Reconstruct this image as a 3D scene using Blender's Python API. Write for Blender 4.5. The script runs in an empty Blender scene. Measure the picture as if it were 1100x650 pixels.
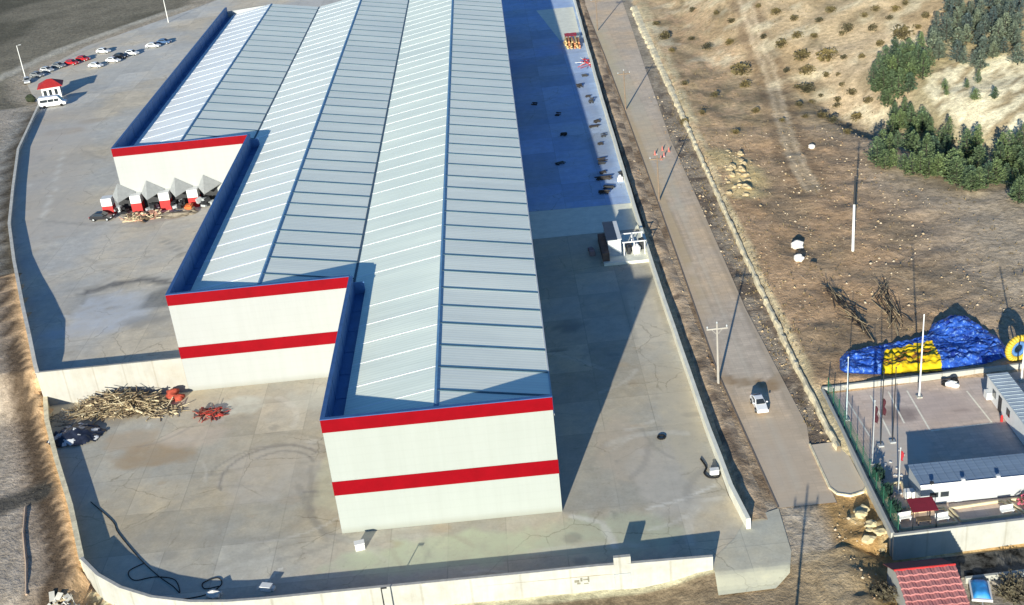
import bpy, bmesh, math, random
from mathutils import Vector, Matrix
random.seed(11)
scene=bpy.context.scene
col=scene.collection

# ------------------------------------------------------------------ helpers
class MB:
    """collects simple shapes and links them as ONE mesh object"""
    def __init__(s): s.v=[]; s.f=[]; s.mi=[]
    def add(s,vs,fs,m=0):
        o=len(s.v); s.v+= [tuple(v) for v in vs]
        for f in fs: s.f.append(tuple(o+i for i in f)); s.mi.append(m)
    def box(s,x0,x1,y0,y1,z0,z1,m=0):
        s.add([(x0,y0,z0),(x1,y0,z0),(x1,y1,z0),(x0,y1,z0),(x0,y0,z1),(x1,y0,z1),(x1,y1,z1),(x0,y1,z1)],
              [(3,2,1,0),(4,5,6,7),(0,1,5,4),(1,2,6,5),(2,3,7,6),(3,0,4,7)],m)
    def obox(s,c,size,rz=0,rx=0,ry=0,m=0):
        M=Matrix.Translation(c)@Matrix.Rotation(rz,4,'Z')@Matrix.Rotation(ry,4,'Y')@Matrix.Rotation(rx,4,'X')
        a,b,d=[k/2 for k in size]
        vs=[M@Vector(p) for p in [(-a,-b,-d),(a,-b,-d),(a,b,-d),(-a,b,-d),(-a,-b,d),(a,-b,d),(a,b,d),(-a,b,d)]]
        s.add(vs,[(3,2,1,0),(4,5,6,7),(0,1,5,4),(1,2,6,5),(2,3,7,6),(3,0,4,7)],m)
    def tube(s,p0,p1,r0,r1=None,n=8,m=0,cap=True):
        r1=r0 if r1 is None else r1
        p0=Vector(p0); p1=Vector(p1); d=(p1-p0).normalized()
        a=d.cross(Vector((0,0,1)) if abs(d.z)<.9 else Vector((1,0,0))).normalized(); b=d.cross(a)
        vs=[]
        for p,r in ((p0,r0),(p1,r1)):
            for k in range(n):
                t=2*math.pi*k/n; vs.append(p+a*(r*math.cos(t))+b*(r*math.sin(t)))
        fs=[(k,k+n,(k+1)%n+n,(k+1)%n) for k in range(n)]
        if cap: fs+= [tuple(range(n)),tuple(range(2*n-1,n-1,-1))]
        s.add(vs,fs,m)
    def path(s,pts,r,n=6,m=0):
        for a,b in zip(pts[:-1],pts[1:]): s.tube(a,b,r,r,n,m)
    def poly(s,pts,z0,z1,m=0):
        n=len(pts)
        vs=[(p[0],p[1],z0) for p in pts]+[(p[0],p[1],z1) for p in pts]
        s.add(vs,[tuple(range(n-1,-1,-1)),tuple(range(n,2*n))]+[(k,(k+1)%n,(k+1)%n+n,k+n) for k in range(n)],m)
    def sheet(s,pts,z,m=0):
        s.add([(p[0],p[1],z) for p in pts],[tuple(range(len(pts)))],m)
    def prof(s,pr,y0,y1,m=0,ax='y'):
        """extrude a closed x-z profile along y"""
        n=len(pr)
        vs=[(p[0],y0,p[1]) for p in pr]+[(p[0],y1,p[1]) for p in pr]
        if ax=='x': vs=[(y,x,z) for x,y,z in vs]
        s.add(vs,[tuple(range(n)),tuple(range(2*n-1,n-1,-1))]+[(k,k+n,(k+1)%n+n,(k+1)%n) for k in range(n)],m)
    def wall(s,pts,t,m=0):
        """vertical wall along (x,y,z0,z1) points, thickness t"""
        n=len(pts); L=[];Rr=[]
        for k in range(n):
            p=Vector(pts[k][:2]); d=Vector((0,0))
            if k>0: d+=(p-Vector(pts[k-1][:2])).normalized()
            if k<n-1: d+=(Vector(pts[k+1][:2])-p).normalized()
            d.normalize(); nrm=Vector((-d.y,d.x))
            L.append(p+nrm*t/2); Rr.append(p-nrm*t/2)
        vs=[]
        for k in range(n):
            z0,z1=pts[k][2:4]
            vs+=[(L[k].x,L[k].y,z0),(Rr[k].x,Rr[k].y,z0),(Rr[k].x,Rr[k].y,z1),(L[k].x,L[k].y,z1)]
        fs=[]
        for k in range(n-1):
            a=4*k;b=a+4
            fs+=[(a+3,a+2,b+2,b+3),(a+2,a+1,b+1,b+2),(a,a+3,b+3,b),(a+1,a,b,b+1)]
        fs+=[(0,1,2,3),(4*n-1,4*n-2,4*n-3,4*n-4)]
        s.add(vs,fs,m)
    def blob(s,c,r,seed=0,sub=2,jag=.25,m=0):
        bm=bmesh.new(); bmesh.ops.create_icosphere(bm,subdivisions=sub,radius=1)
        rr=random.Random(seed); o=[rr.uniform(-9,9) for _ in range(3)]
        bm.verts.ensure_lookup_table()
        vs=[]
        for v in bm.verts:
            k=1+jag*2*(vnoise(v.co.x*1.7+o[0],v.co.y*1.7+v.co.z*2.3+o[1],seed)-.5)
            vs.append((c[0]+v.co.x*r[0]*k,c[1]+v.co.y*r[1]*k,c[2]+v.co.z*r[2]*k))
        s.add(vs,[tuple(v.index for v in f.verts) for f in bm.faces],m); bm.free()
    def build(s,name,mats,parent=None,smooth=False,bevel=0,fix=True):
        me=bpy.data.meshes.new(name); me.from_pydata(s.v,[],s.f)
        mats=mats if isinstance(mats,(list,tuple)) else [mats]
        for m in mats: me.materials.append(m)
        me.polygons.foreach_set('material_index',s.mi)
        if fix:
            bm=bmesh.new(); bm.from_mesh(me); bmesh.ops.recalc_face_normals(bm,faces=bm.faces); bm.to_mesh(me); bm.free()
        if smooth: me.polygons.foreach_set('use_smooth',[True]*len(me.polygons))
        me.update()
        o=bpy.data.objects.new(name,me); col.objects.link(o)
        if parent: o.parent=parent
        if bevel:
            b=o.modifiers.new('bevel','BEVEL'); b.width=bevel; b.segments=2; b.limit_method='ANGLE'
        return o
def tag(o,label=None,cat=None,group=None,kind=None):
    if label: o['label']=label
    if cat: o['category']=cat
    if group: o['group']=group
    if kind: o['kind']=kind
    return o
def thing(name,label,cat,loc=(0,0,0),rz=0,group=None):
    o=bpy.data.objects.new(name,None); col.objects.link(o); o.empty_display_size=.3
    o.location=loc; o.rotation_euler=(0,0,rz)
    return tag(o,label,cat,group)
def dup(root,loc,rz=None,label=None,scale=None):
    def cp(o,par):
        c=o.copy(); col.objects.link(c)
        if par: c.parent=par
        for ch in list(o.children): cp(ch,c)
        return c
    c=cp(root,None); c.location=loc
    if rz is not None: c.rotation_euler=(0,0,rz)
    if scale: c.scale=scale if isinstance(scale,tuple) else (scale,)*3
    if label: c['label']=label
    return c

# ------------------------------------------------------------------ materials
def S(r,g,b):
    f=lambda c: (c/255/12.92 if c/255<=.04045 else ((c/255+.055)/1.055)**2.4)
    return (f(r),f(g),f(b))
def newmat(name):
    m=bpy.data.materials.new(name); m.use_nodes=True
    nt=m.node_tree; b=nt.nodes['Principled BSDF']; return m,nt,b
def noise(nt,scale,detail=5,rough=.6,coord='Object',vec=None):
    n=nt.nodes.new('ShaderNodeTexNoise'); n.inputs['Scale'].default_value=scale
    n.inputs['Detail'].default_value=detail; n.inputs['Roughness'].default_value=rough
    if vec is None:
        t=nt.nodes.new('ShaderNodeTexCoord'); vec=t.outputs[coord]
    nt.links.new(vec,n.inputs['Vector']); return n
def mixc(nt,a,b,fac,mode='MIX'):
    n=nt.nodes.new('ShaderNodeMix'); n.data_type='RGBA'; n.blend_type=mode
    for s,v in ((n.inputs[0],fac),(n.inputs[6],a),(n.inputs[7],b)):
        if hasattr(v,'is_linked') or hasattr(v,'links'): nt.links.new(v,s)
        elif isinstance(v,(int,float)): s.default_value=v
        else: s.default_value=(*v[:3],1)
    return n.outputs[2]
def ramp(nt,src,p0,p1,c0=(0,0,0),c1=(1,1,1)):
    r=nt.nodes.new('ShaderNodeValToRGB'); e=r.color_ramp.elements
    e[0].position=p0; e[1].position=p1; e[0].color=(*c0,1); e[1].color=(*c1,1)
    nt.links.new(src,r.inputs[0]); return r.outputs[0]
def bump(nt,b,src,strength=.3,dist=.05):
    n=nt.nodes.new('ShaderNodeBump'); n.inputs['Strength'].default_value=strength; n.inputs['Distance'].default_value=dist
    nt.links.new(src,n.inputs['Height']); nt.links.new(n.outputs[0],b.inputs['Normal'])
def plain(name,c,rough=.6,var=.18,scale=1.2,metal=0,spec=.3,bmp=0,grime=None,joint=None):
    """painted or plain surface with uneven wear"""
    m,nt,b=newmat(name)
    n=noise(nt,scale,6,.65)
    lo=tuple(x*(1-var) for x in c); hi=tuple(min(1,x*(1+var*.6)) for x in c)
    out=mixc(nt,lo,hi,ramp(nt,n.outputs[0],.3,.7))
    if grime:
        n2=noise(nt,scale*.35,8,.7); out=mixc(nt,out,grime,ramp(nt,n2.outputs[0],.5,.85,(0,0,0),(.6,.6,.6)))
    if joint:
        t=nt.nodes.new('ShaderNodeTexCoord'); w=nt.nodes.new('ShaderNodeTexWave'); w.bands_direction=joint[0]; w.inputs['Scale'].default_value=.3142/joint[1]; nt.links.new(t.outputs['Object'],w.inputs['Vector'])
        out=mixc(nt,out,ramp(nt,w.outputs[0],.0,.010,(.85,.83,.79),(1,1,1)),1,'MULTIPLY')
        m2=nt.nodes.new('ShaderNodeMapping'); m2.inputs['Scale'].default_value=(1.6,1.6,.12); nt.links.new(t.outputs['Object'],m2.inputs['Vector'])
        out=mixc(nt,out,ramp(nt,noise(nt,1,6,.75,vec=m2.outputs[0]).outputs[0],.48,.75,(1,1,1),(.90,.88,.83)),1,'MULTIPLY')
    nt.links.new(out,b.inputs['Base Color'])
    b.inputs['Roughness'].default_value=rough; b.inputs['Metallic'].default_value=metal
    b.inputs['Specular IOR Level'].default_value=spec
    if bmp: bump(nt,b,noise(nt,scale*6,4).outputs[0],bmp,.05)
    return m
def glassy(name,c=(.02,.025,.03)):
    m,nt,b=newmat(name); b.inputs['Roughness'].default_value=.08; b.inputs['Specular IOR Level'].default_value=.6
    n=noise(nt,.8,3); nt.links.new(mixc(nt,c,tuple(x*1.8 for x in c),n.outputs[0]),b.inputs['Base Color']); return m
def soilmat(name,vscale=(.9,4.5),contrast=.55,bmp=.9,rubble=True):
    """ground whose base tint is carried by the 'tint' colour attribute, broken by noise"""
    m,nt,b=newmat(name)
    a=nt.nodes.new('ShaderNodeAttribute'); a.attribute_name='tint'
    n1=noise(nt,.11,8,.62); n2=noise(nt,vscale[0],8,.7); n3=noise(nt,vscale[1],4,.7)
    c=mixc(nt,a.outputs['Color'],(1,1,1),1,'MULTIPLY')
    c=mixc(nt,c,ramp(nt,n1.outputs[0],.3,.7,(1-contrast*.55,)*3,(1+contrast*.2,)*3),1,'MULTIPLY')
    c=mixc(nt,c,ramp(nt,n2.outputs[0],.3,.72,(1-contrast*.8,1-contrast*.82,1-contrast*.85),(1.0+contrast*.45,)*3),1,'MULTIPLY')
    c=mixc(nt,c,ramp(nt,n3.outputs[0],.25,.75,(1-contrast*.5,)*3,(1.0+contrast*.4,)*3),1,'MULTIPLY')
    if rubble:
        v=nt.nodes.new('ShaderNodeTexVoronoi'); v.inputs['Scale'].default_value=1.4
        t=nt.nodes.new('ShaderNodeTexCoord'); nt.links.new(t.outputs['Object'],v.inputs['Vector'])
        k=ramp(nt,v.outputs['Distance'],.06,.2,(1,1,1),(0,0,0))
        k2=mixc(nt,(0,0,0),k,ramp(nt,n1.outputs[0],.5,.66),'MIX')
        c=mixc(nt,c,(.80,.66,.44),mixc(nt,(0,0,0),k2,.35))
    nt.links.new(c,b.inputs['Base Color']); b.inputs['Roughness'].default_value=.95; b.inputs['Specular IOR Level'].default_value=.1
    bump(nt,b,n2.outputs[0],bmp,.35)
    return m
def concretemat(name,slab=6.0,base=(.56,.52,.45),jw=.012,vary=.12,slab2=None,rot=0):
    """cast slabs with joints, blotches, and stains from the 'tint' attribute (alpha = amount)"""
    m,nt,b=newmat(name)
    t=nt.nodes.new('ShaderNodeTexCoord'); mp=nt.nodes.new('ShaderNodeMapping')
    mp.inputs['Rotation'].default_value=(0,0,rot)
    nt.links.new(t.outputs['Object'],mp.inputs['Vector'])
    nz=noise(nt,.7,3); 
    br=nt.nodes.new('ShaderNodeTexBrick'); br.offset=0; br.squash=1
    br.inputs['Scale'].default_value=1; br.inputs['Brick Width'].default_value=slab; br.inputs['Row Height'].default_value=slab2 or slab
    br.inputs['Mortar Size'].default_value=slab*jw; br.inputs['Mortar Smooth'].default_value=.6
    br.inputs['Color1'].default_value=(*[x*(1-vary) for x in base],1); br.inputs['Color2'].default_value=(*[x*(1+vary*.6) for x in base],1)
    br.inputs['Mortar'].default_value=(*[x*.80 for x in base],1)
    nt.links.new(mp.outputs[0],br.inputs['Vector'])
    n1=noise(nt,.09,8,.6); n2=noise(nt,.55,9,.68); n3=noise(nt,3.2,5,.7)
    c=mixc(nt,br.outputs['Color'],ramp(nt,n1.outputs[0],.3,.72,(.88,.87,.86),(1.14,1.12,1.09)),1,'MULTIPLY')
    c=mixc(nt,c,ramp(nt,n2.outputs[0],.28,.72,(.88,.87,.86),(1.14,1.14,1.14)),1,'MULTIPLY')
    c=mixc(nt,c,ramp(nt,n3.outputs[0],.3,.7,(.92,.92,.92),(1.06,1.06,1.06)),1,'MULTIPLY')
    n4=noise(nt,.045,5,.6); c=mixc(nt,c,ramp(nt,n4.outputs[0],.42,.62,(.97,1.0,1.02),(1.05,.97,.83)),1,'MULTIPLY')
    a=nt.nodes.new('ShaderNodeAttribute'); a.attribute_name='tint'
    br_=nt.nodes.new('ShaderNodeMath'); br_.operation='MULTIPLY'
    nt.links.new(a.outputs['Alpha'],br_.inputs[0]); nt.links.new(ramp(nt,n2.outputs[0],.2,.6,(.45,.45,.45),(1,1,1)),br_.inputs[1])
    c=mixc(nt,c,a.outputs['Color'],br_.outputs[0])
    if slab>2:
        vo=nt.nodes.new('ShaderNodeTexVoronoi'); vo.feature='DISTANCE_TO_EDGE'; vo.inputs['Scale'].default_value=.14
        wv=nt.nodes.new('ShaderNodeVectorMath'); wv.operation='ADD'; nt.links.new(mp.outputs[0],wv.inputs[0]); nt.links.new(noise(nt,.9,4).outputs['Color'],wv.inputs[1]); nt.links.new(wv.outputs[0],vo.inputs['Vector'])
        ck=ramp(nt,vo.outputs['Distance'],.004,.012,(.72,.71,.69),(1,1,1))
        c=mixc(nt,c,mixc(nt,(1,1,1),ck,ramp(nt,n1.outputs[0],.48,.58)),1,'MULTIPLY')
        n5=noise(nt,1.7,7,.75); c=mixc(nt,c,ramp(nt,n5.outputs[0],.58,.72,(1,1,1),(.80,.78,.74)),1,'MULTIPLY')
        n6=noise(nt,.3,6,.7); c=mixc(nt,c,ramp(nt,n6.outputs[0],.55,.75,(1,1,1),(1.16,1.14,1.09)),1,'MULTIPLY')
    nt.links.new(c,b.inputs['Base Color']); b.inputs['Roughness'].default_value=.85; b.inputs['Specular IOR Level'].default_value=.2
    bump(nt,b,n3.outputs[0],.12,.03)
    return m

# ------------------------------------------------------------------ terrain
def sst(a,b,x):
    t=min(1,max(0,(x-a)/(b-a))); return t*t*(3-2*t)
def hashn(i,j,s=0):
    n=(i*374761393+j*668265263+s*1442695041)&0xffffffff
    n=((n^(n>>13))*1274126177)&0xffffffff
    return ((n^(n>>16))&0xffff)/65535.0
def vnoise(x,y,s=0):
    i=math.floor(x); j=math.floor(y); u=x-i; v=y-j
    u=u*u*(3-2*u); v=v*v*(3-2*v)
    a=hashn(i,j,s); b=hashn(i+1,j,s); c=hashn(i,j+1,s); d=hashn(i+1,j+1,s)
    return (a*(1-u)+b*u)*(1-v)+(c*(1-u)+d*u)*v
def fbm(x,y,o=3,s=0):
    r=0; a=.5; f=1
    for k in range(o): r+=a*(vnoise(x*f,y*f,s+k)-.5); a*=.5; f*=2.03
    return r
def yard_z(x,y):            # the upper yard slopes gently down away from the retaining wall
    return max(0.0,4.0-(y-38)*0.024)
LEFTW=[(-51.8,-400),(-51.8,-1.5),(-56.3,9.4),(-65.3,29.5),(-68.4,37.8),(-72.2,47.1),(-76.7,57.7),(-85.8,79.7),(-93.4,99.2),(-100.6,122.1),(-108.9,149.4),(-117.2,189.2),(-122,197),(-133,222),(-124,256),(-100,295),(-60,700)]
FRONTW=[(-51.8,-1.5),(-46.2,-7.0),(-38.3,-10.2),(-31.1,-10.9),(24,-10.9),(31,-10.0),(100,-10.0)]
def fronty(x):
    for k in range(len(FRONTW)-1):
        (x0,y0),(x1,y1)=FRONTW[k],FRONTW[k+1]
        if x0<=x<=x1: return y0+(y1-y0)*(x-x0)/(x1-x0)
    return -1.5-2.5*sst(-51,-60,x)
def leftx(y):
    for k in range(len(LEFTW)-1):
        (x0,y0),(x1,y1)=LEFTW[k],LEFTW[k+1]
        if y0<=y<=y1: return x0+(x1-x0)*(y-y0)/(y1-y0)
    return -60
BERM=[(-60,32),(-2,32.2),(12,32.1),(24,32.1),(62,32.8),(100,33.8),(155,35.4),(212,36.8),(240,37.9),(600,50)]
def bermx(y):
    for k in range(len(BERM)-1):
        (y0,x0),(y1,x1)=BERM[k],BERM[k+1]
        if y0<=y<=y1: return x0+(x1-x0)*(y-y0)/(y1-y0)
    return 45
def terr(x,y):
    h=0.0
    # left side, follows the upper yard outside its wall
    fy=fronty(x)
    if x<20.5:
        lx=leftx(y)
        if y>38: yz=yard_z(x,y)
        else: yz=3.9*sst(31,40,y)
        if x>lx: h=(yz if (y>36.5 and x<-24) else 0)-.1
        else:
            dd=lx-x
            h=yz-.1+ ((.30*sst(.3,.8,dd)*(1-sst(1.5,2.2,dd))) if y<75 else .1)+.3*fbm(x*.25,y*.25,3,5)*sst(2.5,6,dd)
    if y<fy+1.1:
        f=sst(-1.1,-.1,fy-y)
        low=-2.0*(1-sst(6,16,x))+.35*fbm(x*.4,y*.4,3,7)
        if x>13: low=low*(1-sst(13,16,x))-.05
        if x>26 : low=(-2.35-.5*sst(14.3,15.2,-y)*sst(36,39,x))*sst(27,33,x)*sst(8.8,10.3,-y)+1.3*fbm(x*.45+y*.3,y*.9,4,7)*(1-sst(31.5,34,x))+.03*fbm(x,y,2,3)
        if x<-51.8: f=sst(0,9,fy-y)
        if x>13 and x<23.5: low=min(low,-.14-.35*sst(12,16,-y))
        h=h*(1-f)+low*f
    if x>=20.5:
        bx=bermx(y)
        e=x-bx
        if y>-2:
            if e>-1.2:
                b=sst(-.3,.3,e)*.8*sst(3,10,y)
                rough=(1.1*fbm(x*.3,y*.3,4,3))*sst(1,5,e)*(1-sst(30,70,e)*.5)
                # flattened compound platform
                inc = sst(32.6,33.4,x)*(1-sst(18.8,20.0,y))
                h=b*(1-sst(2,12,e)*.8)+rough
                # hillside
                d=(x-62)*.873+(y-108)*.488
                w=sst(4,28,e)
                hill=-3.0*sst(0,9,d)*(1-sst(9,24,d))*sst(58,68,x)+max(0,d-12)*.27
                if d>-0: hill+=1.6*fbm(x*.09,y*.09,3,9)*sst(5,30,d)
                h+=w*hill*sst(60,95,y+ (x-60)*.6)
                h=h*(1-inc)-.06*inc
            else:
                h=-.06
        else:
            if x>32.5 and y>-10: h=-.06
            elif x>29 and y<=-2 and y>-9.6: h=1.3*fbm(x*.45+y*.3,y*.9,4,7)-.1
            elif y>-9.6: h=-.06
    return h
SHRUBS= [(49.8, 209.4, 1.2), (39.7, 206.3, 1.2), (39.7, 191.2, 1.8), (47.6, 177.0, 1.4), (55.6, 186.9, 1.2), (52.8, 175.3, 1.4), (51.4, 155.5, 2.6), (50.3, 146.1, 1.4), (64.7, 179.7, 1.6), (75.5, 170.5, 1.6), (62.0, 161.6, 1.8), (65.7, 162.7, 1.4), (68.7, 160.4, 1.2), (64.3, 152.8, 2.6), (68.8, 148.6, 2.6), (63.5, 145.7, 1.8), (61.8, 138.1, 2.0), (71.5, 145.8, 1.0), (68.7, 140.0, 0.8), (57.8, 129.3, 1.0), (61.3, 132.5, 0.8), (63.9, 135.2, 0.8), (66.3, 131.7, 1.0), (65.8, 130.0, 1.0), (60.7, 121.4, 1.4), (61.8, 118.8, 1.4), (69.2, 131.8, 1.2), (71.1, 126.7, 1.2), (67.8, 124.1, 1.6), (87.4, 161.2, 1.4), (90.0, 162.2, 1.0), (91.2, 152.3, 1.2), (96.0, 146.7, 1.0), (95.5, 151.5, 1.0), (84.7, 147.4, 2.6), (76.2, 159.1, 1.8), (81.0, 155.7, 1.4), (67.6, 173.2, 1.4), (80.7, 162.6, 1.0), (62.4, 187.2, 1.0), (98.7, 149.3, 1.2), (39.5, 178.2, 1.0), (37.8, 150.1, 1.0), (53.9, 197.1, 1.0), (45.6, 187.7, 1.0), (42.7, 140.2, 1.2), (48.8, 128.2, 1.0), (60.1, 149.1, 1.0), (60.1, 140.2, 1.0), (59.5, 169.2, 1.2), (79.6, 147.1, 1.2), (74.7, 143.8, 1.0), (74.5, 157.4, 1.0), (71.8, 167.0, 1.2), (83.5, 163.6, 1.2), (84.8, 157.5, 1.0), (88.2, 149.2, 1.0), (52.4, 120.9, 0.8), (38.1, 128.3, 1.0), (33.9, 126.0, 1.2), (42.2, 116.2, 1.0), (62.4, 110.6, 1.0), (66.8, 141.6, 1.0), (57.2, 121.8, 0.8), (68.5, 135.5, 0.8)]
PINES= [(97.4, 147.4, 0.88), (95.1, 139.6, 1.28), (98.5, 146.0, 0.83), (103.1, 137.9, 1.25), (90.2, 127.3, 0.85), (95.2, 132.6, 1.3), (104.7, 142.6, 1.12), (91.8, 122.7, 1.11), (97.6, 150.9, 0.83), (96.6, 153.5, 0.78), (102.8, 147.3, 1.17), (96.5, 127.6, 0.85), (97.9, 141.6, 0.85), (100.2, 132.6, 1.2), (90.8, 138.7, 1.23), (95.4, 125.6, 0.78), (102.2, 131.8, 1.28), (100.3, 126.2, 1.04), (89.6, 129.3, 0.96), (103.1, 144.3, 0.81), (104.6, 147.2, 0.96), (87.1, 135.3, 1.29), (97.4, 135.4, 0.9), (97.6, 126.0, 0.82), (93.4, 144.7, 0.83), (96.3, 141.5, 0.82), (88.5, 134.8, 0.94), (93.9, 141.1, 1.25), (91.7, 125.7, 0.79), (102.3, 134.7, 0.86), (96.9, 139.0, 1.27), (91.7, 134.4, 1.3), (98.9, 136.0, 1.29), (88.6, 140.0, 0.89), (89.8, 141.9, 0.94), (93.8, 127.2, 1.27), (98.2, 120.4, 1.02), (100.2, 128.5, 1.14), (106.8, 141.8, 0.92), (105.4, 137.5, 0.76), (100.9, 148.6, 0.94), (101.2, 138.0, 1.16), (97.8, 130.0, 1.18), (99.6, 143.3, 1.06), (91.7, 140.7, 1.01), (87.1, 132.4, 1.05), (93.7, 135.4, 0.99), (95.6, 150.9, 1.04), (82.5, 131.0, 1.12), (81.8, 126.0, 1.3), (76.8, 130.3, 1.08), (77.8, 127.2, 0.89), (78.8, 124.0, 0.77), (84.4, 130.4, 0.93), (75.3, 125.4, 0.88), (75.1, 130.1, 0.98), (73.7, 122.1, 1.0), (80.0, 134.0, 0.9), (76.0, 126.5, 0.84), (75.9, 122.8, 1.26), (78.2, 130.5, 1.27), (77.2, 133.6, 1.15), (77.9, 123.0, 1.26), (79.2, 126.8, 1.06), (82.6, 128.6, 1.16), (82.2, 134.5, 0.99), (80.4, 130.5, 1.11), (84.8, 136.6, 1.22), (80.9, 136.0, 1.14), (75.4, 133.5, 1.19), (79.5, 137.0, 1.09), (82.5, 137.4, 0.94), (80.2, 128.2, 1.19), (74.6, 127.3, 1.24), (73.4, 131.0, 0.88), (73.1, 128.2, 0.84), (73.5, 124.0, 0.75), (78.0, 137.3, 0.88), (77.3, 99.4, 1.0), (76.5, 106.6, 0.77), (65.8, 96.2, 1.25), (71.9, 89.5, 0.83), (82.9, 100.0, 1.16), (73.1, 107.2, 0.85), (83.0, 89.7, 1.0), (74.0, 84.7, 1.04), (72.7, 75.5, 0.9), (87.5, 92.9, 1.06), (85.5, 92.9, 1.29), (75.0, 110.1, 0.92), (70.1, 83.9, 1.09), (86.5, 90.5, 1.27), (73.5, 116.4, 0.83), (62.7, 93.2, 1.23), (88.4, 92.7, 1.26), (76.5, 78.4, 1.1), (74.4, 114.5, 0.77), (68.5, 99.7, 0.9), (62.8, 89.4, 0.88), (69.7, 93.2, 1.03), (84.8, 85.4, 0.86), (71.6, 78.8, 1.26), (80.6, 98.2, 1.28), (68.9, 84.3, 0.79), (69.3, 87.1, 1.2), (74.7, 82.1, 0.98), (73.7, 95.7, 1.04), (77.7, 68.7, 1.0), (66.6, 86.3, 0.95), (79.2, 104.1, 1.03), (77.5, 85.4, 1.07), (76.9, 110.8, 0.92), (76.1, 115.4, 0.88), (77.3, 112.5, 0.95), (67.9, 85.8, 0.85), (77.8, 77.9, 1.1), (74.2, 76.0, 1.05), (65.3, 99.2, 1.15), (84.6, 89.6, 1.1), (81.7, 97.1, 1.09), (72.0, 95.6, 0.88), (66.1, 88.7, 0.98), (73.8, 86.5, 0.81), (72.0, 82.0, 1.19), (75.2, 113.0, 1.25), (70.6, 97.3, 1.11), (71.4, 85.7, 1.03), (75.6, 117.8, 0.92), (78.1, 104.3, 1.05), (84.3, 91.5, 1.17), (78.0, 70.8, 1.02), (75.9, 103.4, 1.07), (80.1, 76.3, 0.79), (79.4, 78.4, 0.87), (73.5, 114.6, 1.05), (86.4, 88.2, 1.23), (73.2, 77.6, 0.9), (77.4, 108.2, 1.03), (81.6, 74.5, 0.93), (71.7, 113.3, 0.81), (73.7, 118.2, 0.91), (64.5, 90.0, 1.13), (89.8, 110.0, 0.87), (84.2, 120.5, 0.87), (89.8, 118.2, 0.95), (87.5, 117.7, 0.82), (86.8, 111.6, 1.09), (83.3, 116.9, 0.89)]
NP=(48,78,142); SUN=8.0; SKY=.118; SOILK=1.45
# ------------------------------------------------------------------ camera, sun, sky
cam=bpy.data.cameras.new('camera'); cam.sensor_width=36; cam.lens=36*1299.9/1100; cam.clip_end=6000; cam.clip_start=1
camo=bpy.data.objects.new('camera',cam); col.objects.link(camo)
pi_,ya,ro=0.4553,-0.0115,-0.1064
fw=Vector((math.sin(ya)*math.cos(pi_),math.cos(ya)*math.cos(pi_),-math.sin(pi_))); rt=Vector((math.cos(ya),-math.sin(ya),0)); up=rt.cross(fw)
r2=rt*math.cos(ro)+up*math.sin(ro); u2=up*math.cos(ro)-rt*math.sin(ro)
M=Matrix((r2,u2,-fw)).transposed().to_4x4(); M.translation=Vector((-1.7915,-107.5682,78.3629)); camo.matrix_world=M
scene.camera=camo
EL=math.radians(13.8); SH=Vector((.30,.954,0)).normalized()          # shadows run away and to the right
sd=Vector((SH.x*math.cos(EL),SH.y*math.cos(EL),-math.sin(EL)))
sun=bpy.data.lights.new('sun','SUN'); sun.energy=SUN; sun.angle=math.radians(.5); sun.color=(1,.955,.81)
suno=bpy.data.objects.new('sun',sun); col.objects.link(suno); suno.rotation_euler=sd.to_track_quat('-Z','Y').to_euler()
w=bpy.data.worlds.new('World'); scene.world=w; w.use_nodes=True
nt=w.node_tree; sky=nt.nodes.new('ShaderNodeTexSky'); sky.sky_type='NISHITA'; sky.sun_disc=False
sky.sun_elevation=EL; sky.sun_rotation=math.atan2(-SH.x,-SH.y); sky.air_density=1.0; sky.dust_density=.3; sky.ozone_density=3
nt.links.new(mixc(nt,sky.outputs[0],(.62,.97,1.28),1,'MULTIPLY'),nt.nodes['Background'].inputs[0]); nt.nodes['Background'].inputs[1].default_value=SKY
scene.view_settings.view_transform='Standard'; scene.view_settings.look='None'; scene.view_settings.exposure=0
scene.cycles.use_denoising=True

# ------------------------------------------------------------------ palette
def wallmat(name,lo,hi):
  m_wall,nt_,b_=newmat(name)
  _n=noise(nt_,.25,6,.6); _t=nt_.nodes.new('ShaderNodeTexCoord'); _w=nt_.nodes.new('ShaderNodeTexWave'); _w.bands_direction='Z'; _w.inputs['Scale'].default_value=.32; _w.inputs['Distortion'].default_value=.0
  nt_.links.new(_t.outputs['Object'],_w.inputs['Vector'])
  _mp=nt_.nodes.new('ShaderNodeMapping'); _mp.inputs['Scale'].default_value=(1.2,1.2,.05); nt_.links.new(_t.outputs['Object'],_mp.inputs['Vector'])
  _st=noise(nt_,1,6,.7,vec=_mp.outputs[0])
  _c=mixc(nt_,lo,hi,_n.outputs[0])
  _c=mixc(nt_,_c,ramp(nt_,_w.outputs[0],.0,.06,(.975,.975,.975),(1,1,1)),1,'MULTIPLY')
  _w2=nt_.nodes.new('ShaderNodeTexWave'); _w2.bands_direction='X'; _w2.inputs['Scale'].default_value=.3142; nt_.links.new(_t.outputs['Object'],_w2.inputs['Vector'])
  _c=mixc(nt_,_c,ramp(nt_,_w2.outputs[0],.0,.05,(.985,.985,.985),(1,1,1)),1,'MULTIPLY')
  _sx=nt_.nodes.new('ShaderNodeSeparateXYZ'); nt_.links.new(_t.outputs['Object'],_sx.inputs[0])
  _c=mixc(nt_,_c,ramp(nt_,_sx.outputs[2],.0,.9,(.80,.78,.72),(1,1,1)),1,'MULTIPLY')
  _c=mixc(nt_,_c,ramp(nt_,_st.outputs[0],.3,.6,(.955,.955,.945),(1,1,1)),1,'MULTIPLY')
  nt_.links.new(_c,b_.inputs['Base Color']); b_.inputs['Roughness'].default_value=.5
  return m_wall
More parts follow.
